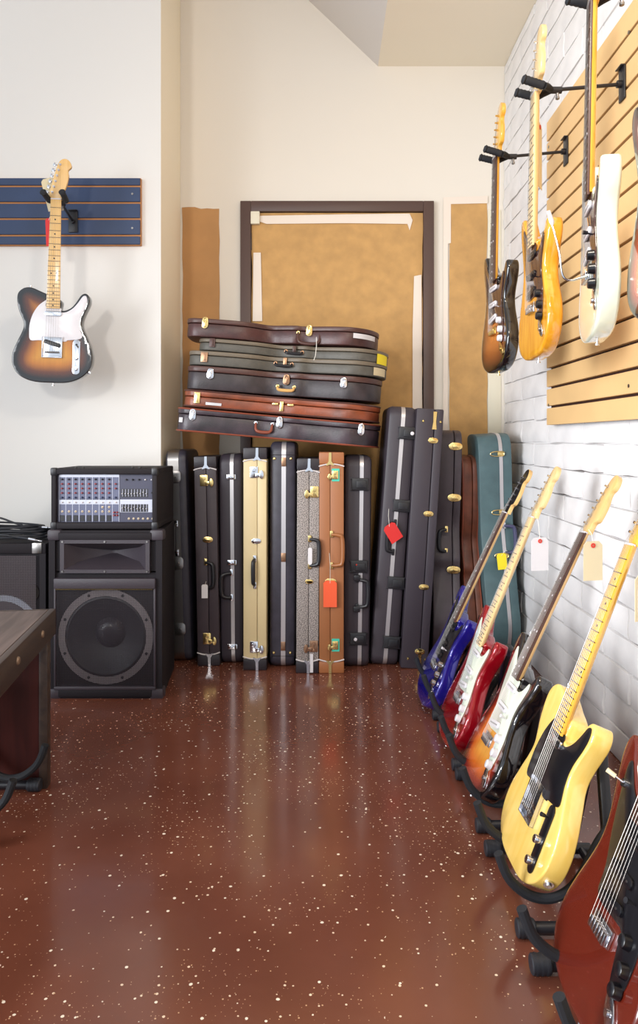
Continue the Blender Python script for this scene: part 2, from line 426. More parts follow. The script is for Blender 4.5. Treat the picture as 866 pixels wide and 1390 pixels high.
tag(kq, 'tall brown kraft paper strip between the door frame and the brick wall', 'paper')
tape(kq, [(602, 268), (662, 266), (662, 276), (612, 277), (612, 330), (608, 331), (608, 700), (601, 700)], YB-.0065)
bm = NB(); ppl(341, 289, 353, 306, bm, YB-.006, .03, .003); o = obj('door_contact', bm, M_trim, dr); o['label'] = 'small ivory box at the top corner of the door'
bm = NB(); ppl(338, 317, 342, 340, bm, YB-.006, .018, .001); obj('hinge', bm, M_black, dr)
bm = NB(); ppl(662, 285, 680, 640, bm, YB, .004, .001); struct('trim_1', bm, M_trim)

# ------------------------------------------------------------ slatwall panels
sw = thing('slatwall_panel', 'tan wooden slatwall panel mounted high on the white brick wall', 'wall panel', (.932, 1.6, 1.09))
x0, x1 = -.027, .0
bm = NB(); abox(bm, (-.008, -1.3, 0), (-.0005, 1.277, 1.229)); obj('backing_board', bm, M_woodslot, sw)
zb = 0; zs = [0, .072]
while zs[-1] < 1.2: zs.append(zs[-1]+.0768)
zs[-1] = 1.229
for a, b in zip(zs, zs[1:]):
    bm = NB(); abox(bm, (x0, -1.3, a+(.005 if a else 0)), (-.0078, 1.277, b-(.005 if b < 1.229 else 0)), .0015, seg=1); obj('slat', bm, M_wood, sw)
sc0 = None
for (yy, zz) in ((1.25, .08), (1.25, 1.12), (.5, .1), (.5, 1.15), (-.2, 1.15), (-.2, .1)):
    if sc0 is None:
        bm = NB(); cyl(bm, (x0-.002, 0, 0), (x0+.002, 0, 0), .006, seg=8); sc0 = obj('screw', bm, M_steel, sw); sc0.location = (0, yy, zz)
    else: inst(sc0, loc=(0, yy, zz))
xr_ = Wx(192, YL)
sb = thing('slatwall_panel', 'slate blue slatwall strip with raw edges on the left wall', 'wall panel', (xr_-.8, YL, Wz(334, YL)))
bm = NB(); abox(bm, (-1.2, -.018, -.002), (.802, -.0005, .307)); obj('backing_board', bm, M_bluegap, sb)
hz = [0, .042, .118, .192, .268, .305]
for a, b in zip(hz, hz[1:]):
    bm = NB(); abox(bm, (-1.2, -.026, a+(.0045 if a else .001)), (.8, -.0178, b-(.0045 if b < .3 else 0)), .0015, seg=1); obj('slat', bm, M_blue, sb)
for (xx, zz) in ((.765, .232), (.765, .075), (-.4, .232)):
    bm = NB(); cyl(bm, (xx, -.029, zz), (xx, -.024, zz), .005, seg=8); obj('screw', bm, M_steel, sb)

# ------------------------------------------------------------ guitars
STRAT = [(0, 0), (60, 4), (110, 22), (145, 58), (159, 105), (150, 150), (130, 190), (114, 225), (109, 257), (119, 290), (135, 320), (144, 348), (143, 370), (132, 386), (117, 381), (100, 357), (80, 335), (57, 322), (36, 322), (27, 335), (27, 352), (-26, 376), (-46, 377), (-66, 388), (-90, 412), (-108, 438), (-124, 455), (-141, 457), (-152, 441), (-153, 415), (-143, 375), (-128, 330), (-118, 290), (-118, 255), (-129, 215), (-148, 165), (-162, 115), (-160, 65), (-135, 28), (-90, 6), (-40, -1)]
TELE = [(0, 0), (70, 4), (125, 28), (157, 66), (166, 110), (158, 155), (139, 200), (122, 235), (118, 262), (126, 292), (139, 322), (148, 347), (146, 370), (131, 384), (112, 376), (95, 350), (76, 325), (52, 310), (33, 308), (27, 318), (27, 352), (-26, 374), (-60, 388), (-95, 401), (-125, 398), (-148, 378), (-153, 347), (-145, 305), (-130, 270), (-122, 245), (-128, 215), (-148, 170), (-166, 120), (-164, 70), (-136, 28), (-80, 4)]
def mm(p): return [(a/1000, b/1000) for a, b in p]
STRAT_HEAD = [(-21, 0), (-26, 10), (-33, 20), (-24, 60), (-10, 120), (0, 160), (12, 180), (32, 187), (50, 180), (60, 162), (57, 143), (44, 132), (43, 118), (50, 100), (52, 80), (50, 60), (44, 42), (24, 34), (21, 18), (21, 0)]
TELE_HEAD = [(-21, 0), (-25, 10), (-31, 20), (-20, 75), (-4, 135), (6, 160), (18, 172), (33, 175), (48, 167), (57, 150), (56, 138), (45, 126), (47, 105), (44, 82), (36, 52), (24, 28), (21, 15), (21, 0)]
GUARD_S = [(-48, 180), (-60, 230), (-84, 290), (-100, 345), (-112, 400), (-104, 415), (-90, 402), (-66, 378), (-40, 362), (-30, 355), (-30, 338), (30, 338), (34, 316), (58, 314), (82, 328), (102, 352), (112, 340), (104, 310), (94, 280), (92, 250), (102, 215), (112, 180), (112, 130), (100, 98), (78, 96), (66, 120), (54, 165), (44, 182)]
GUARD_T = [(-52, 178), (-92, 178), (-98, 215), (-96, 250), (-84, 290), (-62, 325), (-38, 345), (-29, 348), (-29, 318), (29, 318), (32, 300), (55, 302), (82, 320), (104, 347), (120, 370), (134, 372), (139, 350), (130, 320), (116, 290), (109, 262), (112, 232), (122, 200), (108, 188), (62, 182), (48, 176)]
bar_cache = {}
def guitar(kind, label, M, body_mat, guard_mat, neck_mat, board_mat, rim=None, group=None, hw=None, knob=None, inlay=None, headface=None, toggle=False, pick=None, tremolo=None):
    strat = kind == 'strat'
    hw = hw or M_chrome; knob = knob or M_white; pick = pick or M_white; inlay = inlay or M_black
    br = .150 if strat else .128; nut = br+.648; fe = nut-.456
    g = thing('electric_guitar', label, 'guitar', M=M, group=group)
    out = spline(mm(STRAT if strat else TELE), 6)
    if area2(out) < 0: out.reverse()
    T, bv = .044, (.008 if strat else .004)
    bm = NB(); lay = bm.verts.layers.float.new('edge')
    levels = [(bv, 0), (bv*.55, bv*.1), (bv*.15, bv*.45), (0, bv), (0, T-bv), (bv*.15, T-bv*.45), (bv*.55, T-bv*.1), (bv, T)]
    rings = []
    for ins, d in levels:
        q = inset(out, ins) if ins else out
        rg = [bm.verts.new((v.x, d, v.y)) for v in q]
        for v in rg: v[lay] = ins if d < T/2 else 0
        rings.append(rg)
    n = len(out)
    for a, b in zip(rings, rings[1:]):
        for k in range(n): bm.faces.new((a[k], b[k], b[(k+1) % n], a[(k+1) % n]))
    bm.faces.new(rings[-1])
    inner = inset(out, bv)
    pts = [Vector((p.x, p.y)) for p in inner]
    st = .013; xs = [i*st for i in range(-13, 14)]
    def inside(x, y):
        c = False
        for i in range(n):
            a, b = inner[i-1], inner[i]
            if (a.y > y) != (b.y > y) and x < (b.x-a.x)*(y-a.y)/(b.y-a.y)+a.x: c = not c
        return c
    def dist(x, y):
        best = 9
        for i in range(n):
            a, b = out[i-1], out[i]; ab = b-a; ap = Vector((x, y))-a
            t = max(0, min(1, ap.dot(ab)/ab.length_squared)); dd = (ap-ab*t).length
            if dd < best: best = dd
        return best
    extra = []
    for ix in xs:
        for j in range(0, 37):
            y = j*st
            if inside(ix, y):
                dd = dist(ix, y)
                if dd > bv+.005: extra.append((ix, y, dd))
    P = pts+[Vector((a, b)) for a, b, _ in extra]
    r = delaunay_2d_cdt(P, [], [list(range(n))], 1, 1e-7)
    nv = [rings[0][i] if i < n else None for i in range(len(P))]
    for i, (a, b, dd) in enumerate(extra):
        v = bm.verts.new((a, 0, b)); v[lay] = dd; nv[n+i] = v
    mp = {}
    for oi, orig in enumerate(r[3]): 
        if orig: mp[oi] = nv[orig[0]]
    for f in r[2]:
        try:
            if all(i in mp for i in f): bm.faces.new([mp[i] for i in f])
        except ValueError: pass
    body = obj('body', bm, body_mat, g, 40)
    # pickguard
    gp = mm(GUARD_S if strat else GUARD_T); gp = spline(gp, 3)
    bm = NB(); prism(bm, gp, -.0005, -.003, XZ, .0008); obj('pickguard', bm, guard_mat, body)
    # neck
    bm = NB(); secs = []
    for z, wd, dp in ((fe, .028, .011), (fe+.05, .0277, .010), (fe+.1, .0268, .010), (nut-.12, .023, .0095), (nut, .0212, .009)):
        secs.append([bm.verts.new((math.cos(t)*wd*1.0, -.006+math.sin(t)*dp*1.5, z)) for t in [math.pi*k/8 for k in range(9)]])
    for a, b in zip(secs, secs[1:]):
        for k in range(8): bm.faces.new((a[k], a[k+1], b[k+1], b[k]))
        bm.faces.new((a[-1], a[0], b[0], b[-1]))
    bm.faces.new(secs[0]); bm.faces.new(secs[-1]); neck = obj('neck', bm, neck_mat, g)
    bm = NB(); o2 = [(-.0215, nut), (.0215, nut), (.028, fe-.006), (-.028, fe-.006)]
    prism(bm, o2, -.0055, -.0118, XZ, .0008); obj('fretboard', bm, board_mat, neck)
    if 'fret' not in bar_cache:
        bm = NB(); box(bm, (0, 0, 0), (1, .0010, .0022)); q = obj('fret', bm, M_fret); bar_cache['fret'] = q.data; bpy.data.objects.remove(q)
        bm = NB(); lathe(bm, [(0, -.0006), (.0032, -.0006), (.0032, .0006), (0, .0006)], 10, Matrix.Rotation(math.pi/2, 4, 'X')); q = obj('fret_marker', bm, M_black); bar_cache['dot'] = q.data; bpy.data.objects.remove(q)
    def zf(k): return br+.648/2**(k/12)
    def wf(z): return .0215+(.028-.0215)*(nut-z)/(nut-fe)
    for k in range(1, 22):
        o = bpy.data.objects.new('fret', bar_cache['fret']); C.objects.link(o); o.parent = neck
        z = zf(k); o.location = (0, -.0122, z); o.scale = (2*wf(z), 1, 1)
    if not isinstance(inlay, str):
        bm0 = bar_cache['dot'].copy(); bm0.materials.clear(); bm0.materials.append(inlay)
        for k in (3, 5, 7, 9, 12, 15, 17, 19, 21):
            z = (zf(k)+zf(k-1))/2
            for dx in ((-.011, .011) if k == 12 else (0,)):
                o = bpy.data.objects.new('fret_marker', bm0); C.objects.link(o); o.parent = neck; o.location = (dx, -.0122, z)
    bm = NB(); abox(bm, (-.0215, -.0135, nut-.002), (.0215, -.004, nut+.003), .0006, seg=1); obj('nut', bm, M_white, neck)
    # headstock
    hp = [Vector(p)+Vector((0, nut)) for p in mm(STRAT_HEAD if strat else TELE_HEAD)]
    hp = [hp[0]]+spline(hp[1:-1], 4, False)+[hp[-1]]
    bm = NB(); prism(bm, hp, -.0035, .011, XZ, .0018); head = obj('headstock', bm, neck_mat, g)
    if headface:
        bm = NB(); prism(bm, inset(hp if area2(hp) > 0 else hp[::-1], .002), -.0036, -.0044, XZ); obj('headstock_face', bm, headface, head)
    tx = []
    for k in range(6):
        z = nut+.030+k*.0238; x = -.017+k*.0058; tx.append((x, z))
        if ('tun', hw.name) not in bar_cache:
            bm = NB(); cyl(bm, (0, -.014, 0), (0, -.003, 0), .0032, seg=10); cyl(bm, (0, -.0055, 0), (0, -.003, 0), .0048, seg=10)
            cyl(bm, (-.026, .015, 0), (-.006, .015, 0), .002, seg=6)
            lathe(bm, [(0, -.008), (.005, -.007), (.0068, 0), (.005, .007), (0, .008)], 10, Matrix.Translation((-.030, .015, 0)) @ Matrix.Scale(.55, 4, (0, 1, 0)) @ Matrix.Rotation(0, 4, 'X'))
            box(bm, (-.002, .0145, 0), (.016, .007, .012), .001)
            q = obj('tuner', bm, hw); bar_cache['tun', hw.name] = q.data; bpy.data.objects.remove(q)
        o = bpy.data.objects.new('tuner', bar_cache['tun', hw.name]); C.objects.link(o); o.parent = head; o.location = (x, 0, z); o.rotation_euler = (0, math.radians(-12)*-1, 0)
    # strings
    for k in range(6):
        xb = -.0262+k*.0105; xn = -.0175+k*.007
        bm = NB(); tube(bm, [(xb, -.0148, br), (xn, -.0143, nut), (tx[k][0], -.009, tx[k][1])], .0005-.00005*k, 4); obj('string', bm, M_string, neck)
    # pickups, bridge, controls
    if strat:
        for z, rt in ((br+.160, 0), (br+.100, 0), (br+.047, -.16)):
            bm = NB(); R = Matrix.Translation((0, 0, z)) @ Matrix.Rotation(rt, 4, 'Y')
            prism(bm, rrect(.084, .019, .009), -.003, -.0085, lambda a, b, d: R @ Vector((a, d, b)), .001)
            pk = obj('pickup', bm, pick, body)
            bm = NB()
            for i in range(6): cyl(bm, R @ Vector((-.0262+i*.0105, -.008, 0)), R @ Vector((-.0262+i*.0105, -.0095, 0)), .0024, seg=8)
            obj('pole_pieces', bm, M_steel, pk)
        bm = NB(); abox(bm, (-.036, -.006, br-.014), (.036, -.0005, br+.016), .001)
        bd = obj('bridge', bm, hw, body)
        for i in range(6):
            bm = NB(); abox(bm, (-.0262+i*.0105-.0047, -.013, br-.014), (-.0262+i*.0105+.0047, -.006, br+.006), .001); obj('saddle', bm, hw, bd)
        if tremolo:
            bm = NB(); tube(bm, spline([(.036, -.008, br-.005), (.040, -.045, br-.016), (.043, -.064, br-.004), (.045, -.073, br+.05), (.046, -.090, br+.115)], 5, False), .0025, 8)
            ta = obj('tremolo_arm', bm, hw, bd)
            bm = NB(); tube(bm, [(.046, -.089, br+.112), (.046, -.091, br+.12), (.047, -.099, br+.145)], [.003, .006, .0045], 10); obj('arm_tip', bm, M_white, ta)
        ks = ((.082, .180), (.100, .145), (.101, .112)); sw_ = (.062, .232)
        jp = (.118, .072)
        bm = NB(); R = Matrix.Translation((.106, 0, .078)) @ Matrix.Rotation(math.radians(28), 4, 'Y') if False else Matrix.Translation((.113, 0, .072))
        el = [(.014*math.cos(t), .030*math.sin(t)) for t in [2*math.pi*i/20 for i in range(20)]]
        ca, sa = math.cos(math.radians(-38)), math.sin(math.radians(-38))
        prism(bm, [(.098+a*ca+b*sa, .076-a*sa+b*ca) for a, b in el], -.0005, -.004, XZ, .001)
        jk = obj('output_jack', bm, hw, body)
        bm = NB(); cyl(bm, (.098, -.0045, .074), (.098, -.009, .074), .006); obj('jack_socket', bm, hw, jk)
    else:
        bm = NB(); prism(bm, rrect(.072, .022, .010, 0, br+.165), -.003, -.009, XZ, .001); obj('pickup', bm, hw, body)
        bm = NB(); abox(bm, (-.042, -.0035, br-.022), (.042, -.0005, br+.066), .0008)
        abox(bm, (-.042, -.011, br-.022), (-.0405, -.0005, br+.066)); abox(bm, (.0405, -.011, br-.022), (.042, -.0005, br+.066)); abox(bm, (-.042, -.011, br-.022), (.042, -.0005, br-.0205))
        bd = obj('bridge', bm, hw, body)
        bm = NB(); R = Matrix.Translation((0, 0, br+.038)) @ Matrix.Rotation(.28, 4, 'Y')
        prism(bm, rrect(.072, .018, .008), -.003, -.0095, lambda a, b, d: R @ Vector((a, d, b)), .001); obj('pickup', bm, M_black, bd)
        for i in range(3):
            bm = NB(); cyl(bm, (-.030+.021*i, -.0105, br), (-.012+.021*i, -.0105, br), .004, seg=10); obj('saddle', bm, M_steel if hw is M_chrome else hw, bd)
        bm = NB(); prism(bm, rrect(.031, .150, .0155, .100, .112), -.0005, -.004, XZ, .001); obj('control_plate', bm, guard_mat if knob is M_blackgl else hw, body)
        ks = ((.100, .108), (.100, .062)); sw_ = (.100, .158)
        bm = NB(); cyl(bm, (.142, .022, .055), (.152, .022, .049), .011, seg=14); cyl(bm, (.150, .022, .050), (.155, .022, .047), .006, seg=12); obj('output_jack', bm, M_chrome, body)
    for a, b in ks:
        bm = NB(); lathe(bm, [(0, -.003), (.0125 if strat else .009, -.003), (.011 if strat else .009, -.016), (.009 if strat else .008, -.0175), (0, -.018)] , 18, Matrix.Translation((a, 0, b)) @ Matrix.Rotation(-math.pi/2, 4, 'X'))
        obj('knob', bm, (M_chrome if not strat else knob), body)
    bm = NB(); cyl(bm, (sw_[0], -.002, sw_[1]), (sw_[0]+.004, -.017, sw_[1]+.003), .002, seg=8); cyl(bm, (sw_[0]+.0035, -.014, sw_[1]+.003), (sw_[0]+.0055, -.024, sw_[1]+.004), .0038, .005, seg=10)
    obj('switch', bm, M_white if (strat and knob is not M_blackgl) else M_black, body)
    if toggle:
        bm = NB(); cyl(bm, (-.098, -.003, .372), (-.098, -.008, .372), .008); cyl(bm, (-.098, -.006, .372), (-.110, -.024, .376), .002); t_ = obj('toggle_switch', bm, M_chrome, body)
        bm = NB(); cyl(bm, (-.107, -.019, .375), (-.117, -.034, .378), .0042, .0048); o = obj('switch_tip', bm, M_paperc, t_)
    bm = NB(); cyl(bm, (0, .022, .001), (0, .022, -.010), .003); cyl(bm, (0, .022, -.009), (0, .022, -.012), .0062, seg=12); obj('strap_button', bm, hw, body)
    tip = (-.124, .022, .456) if strat else (-.105, .022, .400)
    bm = NB(); cyl(bm, tip, (tip[0], .022, tip[2]+.010), .003); cyl(bm, (tip[0], .022, tip[2]+.009), (tip[0], .022, tip[2]+.012), .006, seg=12); obj('strap_button', bm, hw, body)
    return g
def frame(bottom, u, yaw=0, face='-X'):
    """matrix for a guitar standing on `bottom`, neck along u."""
    u = Vector(u).normalized()
    n = Vector((-1, 0, 0)) if face == '-X' else Vector((0, -1, 0)) if face == '-Y' else Vector((1, 0, 0))
    n = Matrix.Rotation(yaw, 3, 'Z') @ n
    n = (n-u*n.dot(u)).normalized(); x = u.cross(n)
    m = Matrix((x, -n, u)).transposed().to_4x4(); m.translation = Vector(bottom); return m

B_tobacco = burst('two_tone_sunburst', [(0, (16, 12, 16)), (.12, (18, 12, 14)), (.30, (92, 44, 20)), (.50, (176, 108, 30)), (.8, (210, 150, 52))])
B_three = burst('three_tone_sunburst', [(0, (14, 10, 14)), (.10, (26, 10, 12)), (.26, (140, 34, 18)), (.46, (214, 104, 34)), (.75, (232, 160, 62))])
B_dark = burst('dark_sunburst', [(0, (12, 9, 14)), (.10, (16, 8, 10)), (.26, (96, 40, 20)), (.5, (150, 76, 28)), (.8, (190, 104, 36))])
B_amber = grain('amber_stained_ash', (206, 134, 22), (224, 160, 44), .12, 1, (30, 30, 5))
B_cream = mat('olympic_white_gloss', (224, 226, 204), .14, coat=.8)
B_butter = grain('butterscotch_lacquer', (238, 196, 96), (246, 210, 118), .15, 1, (24, 24, 5))
B_red = mat('candy_red_lacquer', (150, 8, 24), .14, .35, coat=1)
B_blue = mat('deep_blue_lacquer', (30, 24, 128), .12, .3, coat=1)
B_brown = mat('walnut_brown_lacquer', (92, 28, 16), .2, coat=.8)

hang = []
# left wall
gl = guitar('tele', 'sunburst single-cutaway guitar with white pickguard hanging on the left wall', frame((-1.156, 3.0, 1.272), (.028, 0, 1), math.radians(4), '-Y'), B_tobacco, M_white, M_maple, M_maple)
# right wall
def rw(kind, label, Y, zb, *a, xb=.626, lean=.02, yaw=math.radians(6), **k):
    return guitar(kind, label, frame((xb, Y, zb), (lean, 0, 1), yaw), *a, group='guitars hanging from the tan slatwall', **k)
rw('strat', 'dark sunburst double-cutaway guitar hanging nearest the back wall', 2.63, 1.282, B_dark, M_tort, M_ambermaple, M_rose, xb=.628, hw=M_gold, inlay=M_white, yaw=math.radians(3.5))
rw('strat', 'amber double-cutaway guitar with brown pickguard and maple neck on the slatwall', 2.13, 1.274, B_amber, M_tort, M_palemaple, M_palemaple, xb=.624, yaw=math.radians(-1), knob=M_blackgl, pick=M_blackgl)
rw('strat', 'cream white double-cutaway guitar with tortoise pickguard on the slatwall', 1.67, 1.265, B_cream, M_tort, M_ambermaple, M_rose, xb=.622, knob=M_blackgl, inlay=M_white, tremolo=True, yaw=math.radians(-12))
rw('strat', 'three-tone sunburst double-cutaway guitar at the right edge of the slatwall', 1.33, 1.262, B_three, M_mint, M_maple, M_rose, xb=.632, inlay=M_white, yaw=math.radians(-1))
# guitars in floor stands
FL = [('strat', 'deep blue double-cutaway guitar in the floor stand nearest the cases', (.43, 2.735, .160), (.46, -.03, 1), B_blue, M_blackgl, M_maple, M_rose, dict(headface=M_blackgl, pick=M_blackgl, knob=M_chrome, inlay=M_white)),
      ('strat', 'candy red double-cutaway guitar with white pickguard in a floor stand', (.449, 2.35, .172), (.425, .04, 1), B_red, M_mint, M_palemaple, M_palemaple, dict()),
      ('strat', 'sunburst double-cutaway guitar with mint pickguard in a floor stand', (.468, 2.005, .180), (.50, .07, 1), B_three, M_mint, M_maple, M_rose, dict(inlay=M_white)),
      ('tele', 'butterscotch single-cutaway guitar with black pickguard in a floor stand', (.472, 1.612, .185), (.415, .06, 1), B_butter, M_blackgl, M_ambermaple, M_ambermaple, dict(knob=M_blackgl)),
      ('strat', 'walnut brown guitar with black pickguard and toggle switch, nearest floor stand', (.484, 1.225, .182), (.42, .05, 1), B_brown, M_blackgl, M_maple, M_rose, dict(toggle=True, pick=M_blackgl, knob=M_blackgl)),
      ('tele', 'yellow single-cutaway guitar at the bottom right corner behind the brown one', (.49, .87, .182), (.42, .05, 1), B_butter, M_white, M_maple, M_maple, dict())]
bott = []
for kind, label, b, u, bmt, gm, nm, bd, kw in FL:
    uu = Vector(u).normalized(); p = Vector(b)-uu*(.150 if kind == 'strat' else .128)
    M = frame(p, uu, 0); bott.append((p, uu, M, kind))
    guitar(kind, label, M, bmt, gm, nm, bd, group='guitars in the floor stands', **kw)

# ------------------------------------------------------------ floor stands
def stand(label, xc, yc, s=1, apex=.60, group='black floor stands', dx=0):
    t = thing('guitar_stand', label, 'guitar stand', (xc, yc, 0), group=group)
    for sy in (-1, 1):
        bm = NB(); tube(bm, [(s*-.050, sy*.143, .019), (s*.19, sy*.143, .019)], .0125, 12); fo = obj('foot_tube', bm, M_black, t)
        bm = NB(); tube(bm, [(s*-.07, sy*.143, .0195), (s*-.068, sy*.143, .0195), (s*-.035, sy*.143, .0195), (s*-.032, sy*.143, .0195)], [.016, .0185, .0185, .016], 14)
        for q in (-.06, -.05, -.04): tube(bm, [(s*(q-.002), sy*.143, .0195), (s*(q+.002), sy*.143, .0195)], .0193, 14)
        obj('rubber_cap', bm, M_rubber, fo)
        a = Vector((s*.135, sy*.135, .022)); b = Vector((s*.150, sy*.03, apex))
        d = (b-a).normalized(); bm = NB()
        R = d.to_track_quat('Z', 'Y').to_matrix().to_4x4(); mid = (a+b)/2
        box(bm, (0, 0, 0), (.022, .028, (b-a).length), .003, M=Matrix.Translation(mid) @ R); obj('leg', bm, M_black, t)
        # padded cradle hook
        k = .2/(apex-.022)
        pts = [(s*(.135+.015*k), sy*.105, .215), (s*.115, sy*.105, .175), (s*.070, sy*.105, .092), (s*.022, sy*.105, .058), (s*-.030, sy*.105, .062), (s*-.075, sy*.105, .098), (s*-.098, sy*.105, .152)]
        bm = NB(); tube(bm, spline(pts, 5, False), .0105, 10); obj('cradle_hook', bm, M_foam, t)
    bm = NB(); abox(bm, (s*.138, -.04, apex-.02), (s*.162, .04, apex+.012), .004); obj('hinge_block', bm, M_black, t)
    bm = NB(); tube(bm, [(s*.165, -.14, .019), (s*.165, .14, .019)], .009, 10); obj('cross_tube', bm, M_black, t)
    return t
lab = ['black floor stand under the deep blue guitar', 'black floor stand under the candy red guitar', 'black floor stand under the sunburst guitar with mint pickguard', 'black floor stand under the butterscotch guitar', 'black floor stand under the walnut brown guitar', 'black floor stand at the bottom right corner under the yellow guitar']
for (p, u, M, kind), l in zip(bott, lab):
    stand(l, .468, p.y+.002, 1, .33)
stand('black floor stand tucked under the wooden table on the left', -.90, 1.93, -1, .33, group=None)

# ------------------------------------------------------------ wall hangers
def hanger(label, tip, wall, axis, group=None):
    """axis: unit vector from the wall into the room."""
    ax = Vector(axis); sd = Vector((0, 0, 1)).cross(ax)
    tip = Vector(tip); wp = Vector(wall)
    t = thing('guitar_hanger', label, 'wall hanger', wp, group=group)
    L = lambda p: Vector(p)-wp
    bm = NB(); M = Matrix.Translation(ax*.004) @ Matrix((sd, ax, Vector((0, 0, 1)))).transposed().to_4x4()
    box(bm, (0, 0, 0), (.042, .006, .10), .002, M=M); box(bm, (0, .006, .05), (.042, .014, .004), .001, M=M); obj('mounting_plate', bm, M_steel if False else M_black, t)
    bm = NB(); end = tip-ax*.035
    cyl(bm, ax*.006, L(end), .0055, seg=10); cyl(bm, ax*.006, ax*.02, .011, seg=12); cyl(bm, L(end)-ax*.03, L(end), .010, seg=12); obj('arm', bm, M_black, t)
    bm = NB(); cyl(bm, L(end)-ax*.018-Vector((0, 0, .022)), L(end)-ax*.018, .004, seg=8); lathe(bm, [(0, -.006), (.006, -.003), (.006, .003), (0, .006)], 10, Matrix.Translation(L(end)-ax*.018-Vector((0, 0, .024)))); obj('locking_screw', bm, M_steel, t)
    for s in (-1, 1):
        p0 = L(end); p1 = L(tip)+sd*s*.036-Vector((0, 0, .004)); p2 = L(tip)+ax*.065+sd*s*.040+Vector((0, 0, .014))
        bm = NB(); tube(bm, [p0, p0.lerp(p1, .55)+Vector((0, 0, .002)), p1], [.009, .011, .011], 10); yk = obj('yoke_arm', bm, M_foam, t)
        bm = NB(); n = 12
        ps = [p1.lerp(p2, i/n) for i in range(n+1)]; rs = [.0115+(.0012 if i % 2 else 0) for i in range(n+1)]; rs[-2] = .0145; rs[-1] = .009
        tube(bm, ps, rs, 12); obj('prong', bm, M_foam, t)
    return t
X_S = .905
hanger('black hanger holding the sunburst guitar on the blue slatwall', (-1.134, 3.012, 2.052), (-1.150, YL-.026, 2.03), (0, -1, 0))
for Y, l in ((2.63, 'black hanger holding the dark sunburst guitar by its neck'), (2.13, 'black hanger holding the amber guitar by its neck'), (1.67, 'black hanger holding the cream white guitar by its neck'), (1.33, 'black hanger holding the three-tone sunburst guitar at the right edge')):
    hanger(l, (.650, Y, 2.083), (X_S, Y+.008, 2.105), (-1, 0, 0), group='hangers on the tan slatwall')

# ------------------------------------------------------------ tags
def card_tag(label, knot, top, w, h, m, M=None, ring=True, group=None, rot=(0, 0, 0), hole=None, strip=None):
    t = thing('hang_tag', label, 'tag', top, rot, group=group)
    bm = NB(); c = .18*w
    o = [(-w/2, -h), (w/2, -h), (w/2, -c), (w/2-c, 0), (-w/2+c, 0), (-w/2, -c)]
    prism(bm, o, 0, .0012, XZ); obj('card', bm, m, t)
    if ring:
        bm = NB(); R = Matrix.Translation((0, 0, -.012)) @ Matrix.Rotation(math.pi/2, 4, 'X'); lathe(bm, [(.0025, -.001), (.007, -.001), (.007, .0022), (.0025, .0022), (.0025, -.001)], 14, R); obj('eyelet', bm, M_ring, t)
    if strip:
        bm = NB(); abox(bm, (-w*.36, -.0006, -h*.8), (w*.36, 0, -h*.3)); obj('card_label', bm, strip, t)
    k = Vector(knot)-Vector(top)
    Ri = Matrix.Rotation(-rot[2], 3, 'Z') if not rot[0] and not rot[1] else t.matrix_basis.to_3x3().inverted()
    k = Ri @ k
    bm = NB(); tube(bm, [k, k*.5+Vector((.002, 0, .004)), Vector((0, -.001, -.010))], .0009, 5); obj('string', bm, M_twine, t)
    return t

